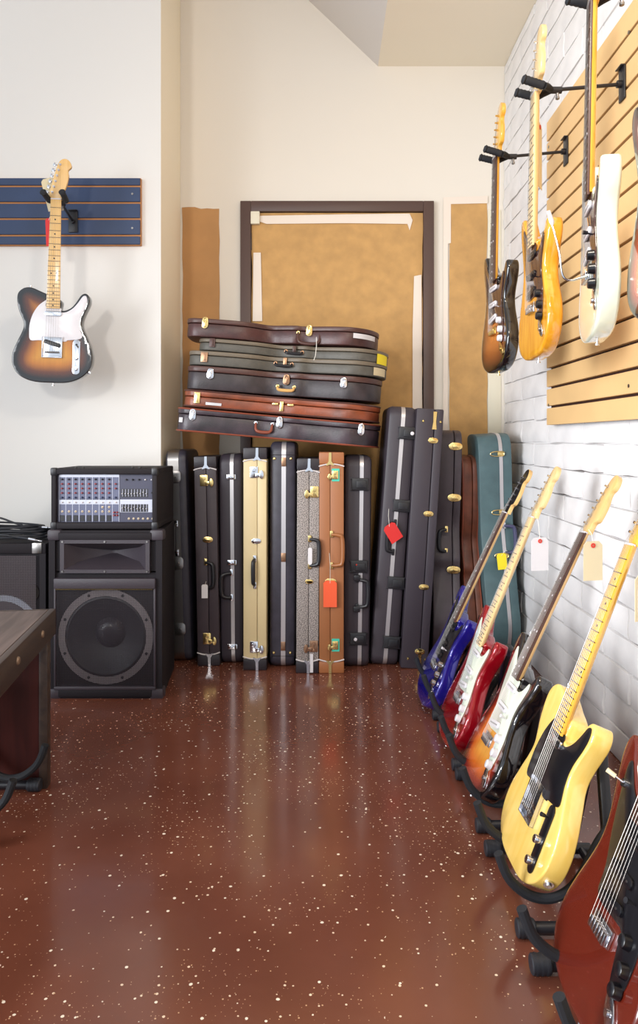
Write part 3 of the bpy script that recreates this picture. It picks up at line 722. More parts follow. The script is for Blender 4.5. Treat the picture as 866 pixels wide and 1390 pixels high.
# ------------------------------------------------------------ hardware for cases
def latch(par, x, z, kind='square', m=None, flip=1, y=0, sc=1):
    m = m or M_chrome; bm = NB()
    if kind == 'square':     # lock plate with a thumb hasp
        prism(bm, rrect(.036*sc, .050*sc, .003, x-flip*.016*sc, z), y-.0005, y-.004, XZ, .0008)
        prism(bm, rrect(.026*sc, .016*sc, .003, x+flip*.004*sc, z-.012*sc), y-.003, y-.008, XZ, .0008)
        el = [(x+flip*(.018+.010*math.cos(t))*sc, z+(-.010+.019*math.sin(t))*sc) for t in [2*math.pi*i/14 for i in range(14)]]
        prism(bm, el, y-.0005, y-.010, XZ, .001)
        lathe(bm, [(0, 0), (.010*sc, 0), (.009*sc, .005), (0, .006)], 14, Matrix.Translation((x-flip*.016*sc, y-.004, z+.010*sc)) @ Matrix.Rotation(math.pi/2, 4, 'X'))
    elif kind == 'oval':     # tulip shaped drawbolt
        o = spline([(x-.030*sc, z), (x-.018*sc, z+.015*sc), (x+.012*sc, z+.016*sc), (x+.026*sc, z+.010*sc), (x+.030*sc, z), (x+.026*sc, z-.010*sc), (x+.012*sc, z-.016*sc), (x-.018*sc, z-.015*sc)], 3)
        prism(bm, o, y-.0005, y-.004, XZ, .0008)
        prism(bm, rrect(.034*sc, .014*sc, .005, x+.003, z), y-.003, y-.011, XZ, .0015)
    elif kind == 'clip':     # box clip over a valance
        prism(bm, rrect(.046*sc, .024*sc, .003, x, z), y-.0005, y-.006, XZ, .001)
        prism(bm, rrect(.020*sc, .016*sc, .003, x-.008, z), y-.005, y-.011, XZ, .001)
        cyl(bm, (x+.014, y-.007, z-.010), (x+.014, y-.007, z+.010), .004, seg=8)
    elif kind == 'wire':
        pts = [(x-.030, y-.005, z-.008), (x+.022, y-.005, z-.010), (x+.022, y-.005, z+.010), (x-.030, y-.005, z+.008)]
        tube(bm, spline(pts, 4), .0022, 6, True); prism(bm, rrect(.032, .018, .003, x+.014, z), y-.0005, y-.006, XZ, .001)
    elif kind == 'abs':
        prism(bm, rrect(.088*sc, .062*sc, .006, x, z), y-.0005, y-.012, XZ, .002)
        prism(bm, rrect(.052*sc, .040*sc, .004, x+.006, z), y-.011, y-.018, XZ, .002)
        abox(bm, (x-.050*sc, y-.010, z+.026*sc), (x+.050*sc, y-.002, z+.033*sc), .001); abox(bm, (x-.050*sc, y-.010, z-.033*sc), (x+.050*sc, y-.002, z-.026*sc), .001)
    elif kind == 'small':
        prism(bm, rrect(.018, .022, .003, x, z), y-.0005, y-.005, XZ, .001)
        lathe(bm, [(0, 0), (.006, 0), (.005, .006), (0, .007)], 10, Matrix.Translation((x, y-.005, z)) @ Matrix.Rotation(math.pi/2, 4, 'X'))
    return obj('latch', bm, m, par)
def handle(par, x, z, ln=.12, out=.04, side=1, m=None, y=0, hw=None, flat=True):
    """vertical carrying handle; folds sideways (flat) or stands out from the case."""
    m = m or M_black
    if flat: pts = [(x, y-.010, z-ln/2), (x+side*out*.6, y-.014, z-ln/2+.002), (x+side*out, y-.016, z-ln/2+.018), (x+side*out, y-.016, z+ln/2-.018), (x+side*out*.6, y-.014, z+ln/2-.002), (x, y-.010, z+ln/2)]
    else: pts = [(x, y-.004, z-ln/2), (x+side*.004, y-out*.7, z-ln/2+.006), (x+side*.006, y-out, z-ln/2+.022), (x+side*.006, y-out, z+ln/2-.022), (x+side*.004, y-out*.7, z+ln/2-.006), (x, y-.004, z+ln/2)]
    bm = NB(); sp = spline(pts, 5, False); n = len(sp)
    tube(bm, sp, [.006+.0035*math.sin(math.pi*i/(n-1)) for i in range(n)], 10); h = obj('handle', bm, m, par)
    for s in (-1, 1):
        bm = NB(); prism(bm, rrect(.014, .030, .004, x, z+s*(ln/2+.002)), y-.0005, y-.007, XZ, .001); obj('handle_mount', bm, hw or M_chrome, h)
    return h
def hourglass(L, Wd, head=.02, waist=.10, upper=.0):
    """case outline; long axis 0..L, front boundary toward -second axis. head end at 0."""
    f = [(0, .10+head), (.02*L, head+.02), (.10*L, head), (.30*L, head+.02), (.42*L, waist*.95), (.50*L, waist*.75), (.56*L, waist*.55+upper), (.62*L, waist*.62+upper), (.74*L, .018), (.84*L, 0), (.93*L, .035), (.985*L, .11), (L, Wd/2)]
    b = [(.985*L, Wd-.11), (.93*L, Wd-.035), (.84*L, Wd), (.74*L, Wd-.018), (.62*L, Wd-.06), (.54*L, Wd-.055), (.42*L, Wd-.10), (.10*L, Wd-.12), (.01*L, Wd-.13)]
    return spline(f+b, 4)
SG = 'hard cases standing upright in a row against the back wall'
def place_case(name, label, xb, yb, lean=0, yaw=0, Y=None):
    Y = Y or F*H/(yb-PY)
    return thing(name, label, 'instrument case', (Wx(xb, Y), Y, 0), (0, lean, yaw), group=SG), Y
def rect_case(t, w, h, d, m, endm, seam=0.0, ends=.052, endmetal=None, stitched=True):
    """box case made of two shells that meet at the seam, with leather ends."""
    for s in (-1, 1):
        a, b = (-w/2, seam-.0008) if s < 0 else (seam+.0008, w/2)
        bm = NB(); abox(bm, (a, 0, ends if endm else 0), (b, d, h-(ends if endm else 0)), .006 if endm is None else .003); obj('shell', bm, m, t)
    if endm:
        for z0, z1, sgn in ((0, ends, 1), (h-ends, h, -1)):
            bm = NB(); box(bm, (0, d/2, (z0+z1)/2), (w+.003, d+.003, ends), .005); e = obj('end_cap', bm, endm, t)
            zt = ends if sgn > 0 else h-ends
            bm = NB(); o = spline([(-w/2-.002, zt+sgn*.010), (-w/4, zt+sgn*.002), (0, zt-sgn*.000), (w/4, zt+sgn*.002), (w/2+.002, zt+sgn*.010)], 4, False)
            tube(bm, [(p.x, -.0025, p.y) for p in o], .0028, 6); obj('stitched_edge', bm, M_stitch, e)
            bm = NB(); prism(bm, [(seam-.0055, zt-sgn*ends*.98), (seam+.0055, zt-sgn*ends*.98), (seam+.0055, zt-sgn*.012), (seam+.019, zt+sgn*.006), (seam+.012, zt+sgn*.006), (seam, zt+sgn*.001), (seam-.012, zt+sgn*.006), (seam-.019, zt+sgn*.006), (seam-.007, zt-sgn*.012)], -.0015, -.006, XZ); obj('end_bracket', bm, endmetal or M_chrome, e)
            if seam != 99:
                bm = NB(); abox(bm, (seam-.0008, -.0021, min(z0, z1)+.004), (seam+.0008, -.0005, max(z0, z1)-.004)); obj('seam', bm, M_dark, e)
def mould_case(t, w, h, d, m, seam=0, band=.014, bandm=None, r=.02, gap=False):
    """moulded case: rounded shells each side of a metal valance."""
    bandm = bandm or M_alum
    for s in (-1, 1):
        a, b = (-w/2, seam-band/2) if s < 0 else (seam+band/2, w/2)
        prof = rrect(d, h, .05, d/2, h/2, 6)
        bm = NB(); prism(bm, prof, (a if s < 0 else b), (b if s < 0 else a), YZ, 0); 
        bm.free(); bm = NB()
        pts = [Vector(p) for p in prof]
        lv = [(.018, a if s < 0 else b), (.006, (a+.006) if s < 0 else b-.006), (0, (a+.018) if s < 0 else b-.018), (0, b if s < 0 else a)]
        if area2(pts) < 0: pts.reverse()
        rings = [[bm.verts.new((xx, q.x, q.y)) for q in (inset(pts, i) if i else pts)] for i, xx in lv]
        n = len(pts)
        for A, Bq in zip(rings, rings[1:]):
            for k in range(n): bm.faces.new((A[k], A[(k+1) % n], Bq[(k+1) % n], Bq[k]))
        bm.faces.new(rings[0]); bm.faces.new(rings[-1])
        obj('shell', bm, m, t)
    bm = NB(); prof = rrect(d+.006, h, .052, d/2, h/2, 6); prism(bm, prof, seam-band/2-.001, seam+band/2+.001, YZ); return obj('valance', bm, bandm, t)

def rowz(py, Y): return Wz(py, Y)
# --- 1: black moulded case with a wide steel band
t, Y = place_case('instrument_case', 'leftmost black moulded case with a wide steel band, beside the speaker', 247, 899, math.radians(-1.8))
mould_case(t, .100, .985, .34, M_vinyl2, -.012, .048, M_steel)
for z in (.86, .46, .155):
    bm = NB(); prism(bm, rrect(.058, .058, .018, -.006, z), -.004, -.009, XZ, .002); lathe(bm, [(0, 0), (.005, 0), (.004, .003), (0, .004)], 10, Matrix.Translation((0, -.009, z)) @ Matrix.Rotation(math.pi/2, 4, 'X')); obj('latch', bm, M_steel, t)
handle(t, -.005, .575, .13, .03, -1, M_black, -.003, flat=False)
# --- 2
t, Y = place_case('instrument_case', 'black vinyl box case with small white tag on its handle, second from left', 283.5, 904, math.radians(-1.1)); t2 = t
rect_case(t, .100, .955, .33, M_vinyl, M_endblk, .004)
latch(t, .010, .845, 'square', M_gold, 1); latch(t, .010, .125, 'square', M_gold, 1); latch(t, .006, .575, 'oval', M_gold, sc=.8)
handle(t, -.005, .415, .115, .034, 1, M_black, hw=M_gold)
# --- 3
t, Y = place_case('instrument_case', 'black moulded case with silver valance and side folded handle, third from left', 315, 902, math.radians(-.5))
mould_case(t, .108, .965, .34, M_vinyl3, .006, .0145, M_alum)
for z in (.86, .468, .083): latch(t, .004, z, 'clip', M_gold if z > .9 else M_chrome, y=-.003, sc=.95)
handle(t, .002, .365, .11, .044, -1, M_black, -.003)
# --- 4 cream
t, Y = place_case('instrument_case', 'cream vinyl box case with black leather ends', 346, 910)
rect_case(t, .103, .995, .33, M_cream, M_endblk, .010)
latch(t, .012, .885, 'square', M_chrome, 1); latch(t, .012, .105, 'square', M_chrome, 1); latch(t, .006, .578, 'oval', M_chrome, sc=.72)
handle(t, .000, .44, .115, .020, -1, M_black, flat=False)
# --- 5
t, Y = place_case('instrument_case', 'scuffed blue-black case with silver strip and brass rivets, under the stack', 383, 907, math.radians(.2))
mould_case(t, .116, 1.022, .35, M_vinyl2, .004, .018, M_alum)
for z in (.962, .055):
    bm = NB(); prism(bm, rrect(.112, .002, .0009, 0, z), -.0005, -.003, XZ); obj('seam', bm, M_dark, t)
for x in (-.038, .036):
    for z in (.945, .070):
        bm = NB(); lathe(bm, [(0, 0), (.007, 0), (.005, .004), (0, .0055)], 12, Matrix.Translation((x, -.0003, z)) @ Matrix.Rotation(math.pi/2, 4, 'X')); obj('rivet', bm, M_gold, t)
for z in (.50, .10, .93):
    bm = NB(); abox(bm, (-.006, -.006, z-.02), (.014, -.002, z+.02), .001); obj('latch', bm, M_bronze, t)
# --- 6 grey tweed
def tweed():
    m = bpy.data.materials.new('grey_tweed'); m.use_nodes = True; nt = m.node_tree; n = nt.nodes; L = nt.links; p = n['Principled BSDF']; p.inputs['Roughness'].default_value = .85
    tc = n.new('ShaderNodeTexCoord'); v = n.new('ShaderNodeTexNoise'); v.inputs['Scale'].default_value = 260; v.inputs['Detail'].default_value = 2; L.new(tc.outputs['Object'], v.inputs[0])
    r = n.new('ShaderNodeValToRGB'); r.color_ramp.elements[0].position = .38; r.color_ramp.elements[1].position = .6; r.color_ramp.elements[0].color = lin((76, 70, 70)); r.color_ramp.elements[1].color = lin((178, 168, 162)); L.new(v.outputs[0], r.inputs[0]); L.new(r.outputs[0], p.inputs[0]); return m
M_tweed = tweed()
t, Y = place_case('instrument_case', 'grey tweed box case with black ends and paper strip at its foot', 417, 914, math.radians(.3)); t6 = t
rect_case(t, .098, .948, .33, M_tweed, M_endblk, .004)
latch(t, .012, .80, 'square', M_gold, -1); latch(t, .012, .12, 'square', M_bronze, -1); latch(t, .006, .405, 'oval', M_gold, sc=.6)
handle(t, .008, .535, .115, .040, 1, M_black, hw=M_gold)
bm = NB(); abox(bm, (.012, -.0075, .006), (.026, -.0062, .088)); o = obj('paper_strip', bm, M_paperw, t)
bm = NB(); prism(bm, rrect(.018, .075, .008, .010, .52), -.019, -.0202, XZ); obj('luggage_label', bm, M_paperw, t)
# --- 7 tan
t, Y = place_case('instrument_case', 'tan vinyl box case with turquoise backed latches', 450, 914); t7 = t
rect_case(t, .108, .975, .33, M_tan, mat('tan_leather_end', (158, 98, 58), .45, bump=.2, bscale=200), -.006, endmetal=M_gold)
M_turq = mat('turquoise_lock_plate', (70, 190, 165), .4)
for z, s in ((.875, 1), (.125, 1)):
    bm = NB(); prism(bm, rrect(.034, .056, .002, .018, z), -.0005, -.003, XZ); lp = obj('lock_plate', bm, M_turq, t)
    latch(t, .004, z, 'square', M_gold, -1, -.0025, .75)
latch(t, -.004, .405, 'oval', M_gold, sc=.85)
handle(t, .000, .545, .135, .047, 1, mat('tan_leather_handle', (150, 92, 48), .4), hw=M_gold)
# --- 8 abs
t, Y = place_case('instrument_case', 'black moulded case with square plastic latches, right of the tan case', 483, 907, math.radians(.7))
mould_case(t, .122, .958, .36, M_abs, .016, .015, M_alum)
for z in (.83, .46, .135): latch(t, .008, z, 'abs', M_black, y=-.003, sc=.85)
handle(t, .002, .34, .12, .046, 1, M_black, -.003, hw=M_black)
for z, c in ((.135, M_white), (.47, M_ring)):
    bm = NB(); lathe(bm, [(0, 0), (.008 if c is M_white else .004, 0), (.006 if c is M_white else .003, .003), (0, .004)], 12, Matrix.Translation((-.004, -.021, z)) @ Matrix.Rotation(math.pi/2, 4, 'X')); o = obj('lock_button', bm, c, t)
for z in (.27, .41):
    bm = NB(); box(bm, (.0, -.012, z), (.030, .02, .026), .003); obj('handle_hinge', bm, M_black, t)
# --- 9 abs leaning
t, Y = place_case('instrument_case', 'tall leaning black moulded case with red tag and plastic latches', 521, 905, math.atan2(.088, 1.18)); t9 = t
mould_case(t, .128, 1.185, .36, M_abs, .004, .016, M_alum)
for z in (1.065, .735, .385, .115): latch(t, .026, z, 'abs', M_black, y=-.003, sc=.85)
handle(t, .002, .59, .13, .030, -1, M_black, -.003, hw=M_black)
bm = NB(); lathe(bm, [(0, 0), (.009, 0), (.007, .003), (0, .004)], 12, Matrix.Translation((.048, -.021, 1.065)) @ Matrix.Rotation(math.pi/2, 4, 'X')); obj('lock_button', bm, M_white, t)
# --- 10
t, Y = place_case('instrument_case', 'tall leaning smooth black box case with brass latches', 562, 908, math.atan2(.073, 1.15)); t10 = t
rect_case(t, .122, 1.172, .34, M_vinyl3, None, .022)
for z in (1.03, .70, .37, .08): 
    latch(t, .020, z, 'oval', M_gold, sc=.75)
for z in (1.115, .045):
    bm = NB(); prism(bm, [(.012, z-.035), (.032, z-.035), (.028, z), (.030, z+.045), (.014, z+.045), (.016, z)], -.0005, -.004, XZ); obj('end_bracket', bm, M_gold, t)
    for x in (-.03, .048):
        bm = NB(); lathe(bm, [(0, 0), (.006, 0), (.004, .004), (0, .005)], 10, Matrix.Translation((x, -.0003, z)) @ Matrix.Rotation(math.pi/2, 4, 'X')); obj('rivet', bm, M_gold, t)
# --- shaped standing case
def shaped_case(label, loc, L, Wd, T, m, trim, lean=0, yaw=0, head=.03, waist=.10, seam=.6, group=SG):
    t = thing('instrument_case', label, 'instrument case', loc, (0, lean, yaw), group=group)
    o = [(q.y, L-q.x) for q in hourglass(L, Wd, head, waist)]
    lo = min(q[1] for q in o)
    o = [(a, b-lo) for a, b in o]
    for a, b in ((-T/2, -T/2+T*seam-.001), (-T/2+T*seam+.001, T/2)):
        bm = NB(); prism(bm, o, a, b, YZ, .006); obj('shell', bm, m, t)
    if trim:
        oi = inset([Vector(q) for q in o] if area2(o) > 0 else [Vector(q) for q in o[::-1]], -.0015)
        for x in (-T/2+.006, T/2-.006):
            bm = NB(); tube(bm, [(x, q.x, q.y) for q in oi], .0035, 6, True); obj('piping', bm, trim, t)
    return t, o
t, o11 = shaped_case('black guitar shaped case with brass latches between the box case and teal case', (Wx(606, 3.24), 3.24, 0), 1.075, .40, .125, M_vinyl, None, math.radians(.8), math.radians(-4), .045, .10, .72)
def yfront(o, z): return min(q[0] for q in o if abs(q[1]-z) < .035)
for z in (1.0, .76, .425):
    if True: latch(t, .032, z, 'oval', M_gold, y=yfront(o11, z)-.001, sc=1.05)
handle(t, -.002, .56, .10, .034, -1, M_black, y=yfront(o11, .56)-.004, hw=M_gold)
t12, o12 = shaped_case('old brown leather case standing behind the black shaped case', (Wx(640, 3.42), 3.32, 0), .955, .36, .085, M_leather12, M_redtrim, math.radians(-1.2), 0, .03, .09)
t13, o13 = shaped_case('teal grey case with silver strip beside the brick wall', (Wx(687, 3.27), 3.27, 0), 1.06, .40, .155, M_teal, None, math.radians(-2.6), math.radians(0), .03, .06, .66)
oo = [Vector(q) for q in o13]
if area2(oo) < 0: oo.reverse()
bm = NB(); prism(bm, inset(oo, -.003), .018, .034, YZ); obj('valance', bm, M_alum, t13)
for z in (.965, .69): latch(t13, .012, z, 'wire', M_gold, y=yfront(o13, z)-.004)
handle(t13, .028, .565, .125, .045, 1, mat('dusky_blue_handle', (66, 66, 96), .4), y=yfront(o13, .56)-.006)
latch(t13, .012, .49, 'wire', M_gold, y=yfront(o13, .49)-.004)

# tags on the cases
Yt = F*H/(904-PY)
card_tag('small white paper tag on the handle of the second case', (Wx(281, Yt), Yt-.022, Wz(788, Yt)), (Wx(279, Yt), Yt-.024, Wz(792, Yt)), .028, .062, M_paperw, ring=False)
Yt = F*H/(914-PY)
card_tag('orange card tag hanging on the tan case', (Wx(447, Yt), Yt-.015, Wz(750, Yt)), (Wx(448, Yt), Yt-.022, Wz(787, Yt)), .059, .116, M_orange, ring=False)
Yt = F*H/(905-PY)
card_tag('red card tag hanging askew on the tall leaning case', (Wx(527, Yt), Yt-.026, Wz(690, Yt)), (Wx(526, Yt), Yt-.036, Wz(711, Yt)), .062, .085, M_red, ring=False, rot=(0, math.radians(-32), math.radians(15)))
Yh = 3.27+yfront(o13, .51)-.022
card_tag('yellow card tag on the handle of the teal case', (Wx(689, Yh), Yh+.004, Wz(748, Yh)), (Wx(680, Yh), Yh-.004, Wz(751, Yh)), .044, .075, M_yellow, ring=False, rot=(0, math.radians(-6), 0))
# tags on guitars
def on_guitar(i, lx, lz, ly=-.006): return bott[i][2] @ Vector((lx, ly, lz))
k = on_guitar(1, .018, .82); card_tag('white price tag hanging from the red guitar', k, (k.x+.01, k.y-.012, k.z-.085), .062, .110, M_paperw, rot=(0, 0, math.radians(12)), group='price tags on the floor guitars')
k = on_guitar(2, .022, .81); card_tag('cream price tag hanging from the sunburst floor guitar', k, (k.x+.008, k.y-.012, k.z-.032), .060, .112, M_paperc, rot=(0, 0, math.radians(12)), group='price tags on the floor guitars')
k = on_guitar(3, .022, .80); card_tag('cream price tag with white label hanging from the butterscotch guitar', k, (k.x+.005, k.y-.02, k.z-.085), .055, .105, M_paperc, rot=(0, 0, math.radians(20)), group='price tags on the floor guitars', strip=M_paperw)
card_tag('cream paper tag behind the headstock of the left wall guitar', (-1.150, 3.018, 2.10), (-1.188, 3.03, 2.150), .055, .14, M_paperc, ring=False, rot=(0, math.radians(-14), 0))
card_tag('red card tag behind the neck of the left wall guitar', (-1.145, 3.02, 2.03), (-1.186, 3.045, 1.985), .040, .12, M_red, ring=False, rot=(0, math.radians(-3), math.radians(-25)))
card_tag('cream price tag hanging behind the neck of the amber guitar', (.648, 2.14, 2.07), (.668, 2.19, 2.01), .055, .20, M_paperc, rot=(0, 0, math.radians(60)))

# ------------------------------------------------------------ the stack of cases
STG = 'guitar cases lying in the stack'
def lying(label, pxl, pxr, zl, zr, T, m, lid, lidm, trim=None, head=.03, waist=.10, Y=3.17, Wd=.38, upper=0):
    xl, xr2 = Wx(pxl, Y), Wx(pxr, Y); L = xr2-xl
    a = math.atan2(zl-zr, L)
    t = thing('guitar_case', label, 'guitar case', (xl, Y, zl), (0, a, 0), group=STG)
    o = hourglass(L, Wd, head, waist, upper)
    bm = NB(); prism(bm, o, 0, T-lid-.001, XY, .005); obj('base_shell', bm, m, t)
    bm = NB(); prism(bm, inset(o if area2(o) > 0 else o[::-1], -.003), T-lid+.001, T, XY, .004); ld = obj('lid', bm, lidm, t)
    if trim:
        for z in (.004, T-.004):
            bm = NB(); tube(bm, [(q.x, q.y, z) for q in inset(o if area2(o) > 0 else o[::-1], -.002)], .004, 6, True); obj('piping', bm, trim, t)
    return t, o, L
def lf(o, x): return min(q.y for q in o if abs(q.x-x) < .03)
def hlatch(t, o, x, z, m, h=.05, w=.026, kind='draw'):
    y = lf(o, x); bm = NB()
    if kind == 'draw':
        prism(bm, spline([(x-w/2, z-h*.35), (x-w/2, z+h*.2), (x-w*.3, z+h*.5), (x+w*.3, z+h*.5), (x+w/2, z+h*.2), (x+w/2, z-h*.35), (x, z-h*.55)], 3), y-.0035, y-.007, XZ, .001)
        prism(bm, rrect(w*.45, h*.6, .004, x, z-h*.1), y-.006, y-.013, XZ, .0015)
        tube(bm, spline([(x-w*.28, y-.009, z+h*.1), (x, y-.010, z+h*.42), (x+w*.28, y-.009, z+h*.1), (x, y-.009, z-.05*h)], 4), .002, 6, True)
    else:
        prism(bm, rrect(w, h, .002, x, z), y-.003, y-.008, XZ, .001); prism(bm, rrect(w*.4, h*.7, .002, x, z), y-.007, y-.012, XZ, .001)
    return obj('latch', bm, m, t)
def hhandle(t, o, x, z, m, ln=.085, drop=.035, hw=None, closed=True):
    y = lf(o, x)-.003; bm = NB()
    pts = [(x-ln/2, y-.008, z), (x-ln/2+.003, y-.018, z-drop*.75), (x-ln/4, y-.020, z-drop), (x+ln/4, y-.020, z-drop), (x+ln/2-.003, y-.018, z-drop*.75), (x+ln/2, y-.008, z)]
    sp = spline(pts, 5, False); n = len(sp); tube(bm, sp, [.0045+.003*math.sin(math.pi*i/(n-1)) for i in range(n)], 10); h = obj('handle', bm, m, t)
    for s in (-1, 1):
        bm = NB(); lathe(bm, [(0, 0), (.010, 0), (.008, .005), (0, .007)], 12, Matrix.Translation((x+s*ln/2, y, z)) @ Matrix.Rotation(math.pi/2, 4, 'X')); obj('handle_mount', bm, hw or M_chrome, h)
def patch(t, o, x0, x1, z0, z1, m, name='paper_label', n=6, lift=.0045):
    bm = NB(); vs = []
    for i in range(n+1):
        x = x0+(x1-x0)*i/n; y = min((q for q in o if q.y < .19), key=lambda q: abs(q.x-x)).y
        # linear interpolation along the front boundary
        fr = sorted([q for q in o if q.y < .2], key=lambda q: q.x)
        for a, b in zip(fr, fr[1:]):
            if a.x <= x <= b.x and b.x > a.x: y = a.y+(b.y-a.y)*(x-a.x)/(b.x-a.x)
        vs.append([bm.verts.new((x, y-lift-k*.001, zz)) for k in (0, 1) for zz in (z0, z1)])
    for a, b in zip(vs, vs[1:]):
        bm.faces.new((a[0], b[0], b[1], a[1])); bm.faces.new((a[2], b[2], b[3], a[3])); bm.faces.new((a[0], b[0], b[2], a[2])); bm.faces.new((a[1], b[1], b[3], a[3]))
    bm.faces.new((vs[0][0], vs[0][1], vs[0][3], vs[0][2])); bm.faces.new((vs[-1][0], vs[-1][1], vs[-1][3], vs[-1][2]))
    return obj(name, bm, m, t)
# F bottom of the stack
t, o, L = lying('scuffed dark leather case with red trim, bottom of the stack', 235, 518, 1.072, .990, .108, M_drkF, .028, M_drkF, M_redtrim, .012, .055)
for x in (.08, .47, .84): hlatch(t, o, x, .078, M_chrome)
hhandle(t, o, .40, .068, M_redtrim, .075, .04); patch(t, o, .005+.01, .035, .04, .062, M_paperw)
# E
t, o, L = lying('russet brown leather case, second from the bottom of the stack', 245, 519, 1.183, 1.106, .078, M_rusE, .030, M_rusE, M_brntrim, .012, .045)
hlatch(t, o, .07, .042, M_gold, .05, .026, 'box'); hlatch(t, o, .45, .036, M_gold, .045, .016, 'box')
patch(t, o, .11, .18, .014, .026, M_alum, 'name_plate')
for x in (.42, .49):
    bm = NB(); y = lf(o, x); prism(bm, rrect(.028, .010, .004, x, .045), y-.003, y-.007, XZ, .001); obj('handle_mount', bm, M_gold, t)
# D
t, o, L = lying('worn black case with frayed tan handle, below the two grey-green cases', 249, 521, 1.263, 1.200, .105, M_blkD, .026, M_brntrim, None, .012, .075)
for x in (.115, .455, .715): hlatch(t, o, x, .072, M_chrome if x != .455 else M_bronze, .045, .028)
M_rope = mat('frayed_tan_cord', (212, 164, 98), .8, bump=.5, bscale=200)
hhandle(t, o, .455, .040, M_rope, .075, .018, M_gold)
# C
t, o, L = lying('grey-green case with beige label on its end, lower of the two', 252, 529, 1.372, 1.312, .064, M_grnB, .020, M_grnlid, None, .012, .085)
hlatch(t, o, .08, .035, M_bronze, .045, .030, 'box'); hlatch(t, o, .44, .042, M_bronze, .04, .016, 'box'); hhandle(t, o, .435, .034, M_black, .075, .012, M_bronze)
patch(t, o, L-.070, L-.012, .006, .042, M_paperc)
# B
t, o, L = lying('grey-green case with yellow sticker on its end, upper of the two', 265, 531, 1.440, 1.376, .054, M_grnB, .018, M_grnlid, None, .03, .10)
hlatch(t, o, .07, .034, M_brntrim, .04, .026, 'box'); hlatch(t, o, .44, .036, M_brntrim, .03, .016, 'box'); hhandle(t, o, .44, .024, M_black, .075, .010, M_bronze)
patch(t, o, L-.060, L-.008, -.006, .040, M_yellow)
# A
t, o, L = lying('burgundy brown leather case on top of the stack', 249, 517, 1.500, 1.445, .082, M_brownA, .022, M_brntrim, None, .012, .10)
for x in (.092, .56): hlatch(t, o, x, .062, M_gold, .048, .026)
hhandle(t, o, .56, .050, M_brntrim, .10, .05, M_gold); patch(t, o, L-.125, L-.022, .034, .056, M_paperw)
bm = NB(); y = lf(o, .58); tube(bm, [(.595, y-.026, .03), (.598, y-.028, -.01), (.596, y-.028, -.055)], .0016, 5); tube(bm, [(.596, y-.028, -.055), (.590, y-.026, -.075)], .0015, 5); obj('tie_string', bm, M_twine, t)

# ------------------------------------------------------------ speaker, powered mixer, second speaker, cables
YS = 2.817
xs0, xs1 = Wx(66, YS), Wx(220, YS); zt = .668; wS = xs1-xs0
sp = thing('loudspeaker', 'large black floor loudspeaker with round woofer behind mesh grille', 'loudspeaker', ((xs0+xs1)/2, YS, 0))
hw2 = wS/2
cab = [(-hw2, .0), (hw2, .0), (hw2*.86, .38), (-hw2*.86, .38)]
wz0, wz1 = .045, .475    # lower grille
# cabinet shell with real openings: side walls, back, top, bottom, baffle strips
bm = NB()
prism(bm, cab, .0, .030, XY); prism(bm, cab, zt-.03, zt, XY)
for s in (-1, 1): prism(bm, [(s*hw2, 0), (s*hw2*.86, .38), (s*(hw2*.86-.02), .38), (s*(hw2-.025), 0)], .03, zt-.03, XY)
prism(bm, [(-hw2*.86, .36), (hw2*.86, .36), (hw2*.86, .38), (-hw2*.86, .38)], .03, zt-.03, XY)
abox(bm, (-hw2+.02, .012, .03), (hw2-.02, .03, .06)); abox(bm, (-hw2+.02, .012, .455), (hw2-.02, .03, .505)); abox(bm, (-hw2+.02, .012, .625), (hw2-.02, .03, zt-.02))
for q in (-1, 1): abox(bm, (q*(hw2-.02), .012, .50), (q*.176, .03, .64))
obj('cabinet', bm, M_spk, sp)
for s in (-1, 1):
    for z in (.018, zt-.018):
        bm = NB(); box(bm, (s*(hw2-.022), .02, z), (.056, .052, .044), .010); obj('corner_protector', bm, M_abs, sp)
for z in (zt-.022, .022):
    bm = NB(); box(bm, (0, -.002, z), (wS-.08, .014, .030), .004); obj('trim_rail', bm, M_spk, sp)
# horn
hz0, hz1, hx = .500, .632, .178
bm = NB()
oo = [(-hx, hz0), (hx, hz0), (hx, hz1), (-hx, hz1)]; ii = [(-hx+.016, hz0+.014), (hx-.016, hz0+.014), (hx-.016, hz1-.014), (-hx+.016, hz1-.014)]; th = [(-.012, .560), (.012, .560), (.012, .572), (-.012, .572)]
R1 = [bm.verts.new((a, -.008, b)) for a, b in oo]; R0 = [bm.verts.new((a, .02, b)) for a, b in oo]; R2 = [bm.verts.new((a, -.008, b)) for a, b in ii]; R3 = [bm.verts.new((a*.75, .05, .566+(b-.566)*.55)) for a, b in ii]; R4 = [bm.verts.new((a, .12, b)) for a, b in th]
for A, Bq in ((R0, R1), (R1, R2), (R2, R3), (R3, R4)):
    for k in range(4): bm.faces.new((A[k], A[(k+1) % 4], Bq[(k+1) % 4], Bq[k]))
bm.faces.new(R4); hn = obj('horn', bm, M_abs, sp, recalc=True)
for x, z in ((-hx+.01, hz0+.007), (0, hz0+.007), (hx-.01, hz0+.007), (-hx+.01, hz1-.007), (0, hz1-.007), (hx-.01, hz1-.007)):
    bm = NB(); cyl(bm, (x, -.0115, z), (x, -.008, z), .004, seg=8); obj('screw', bm, M_steel, hn)
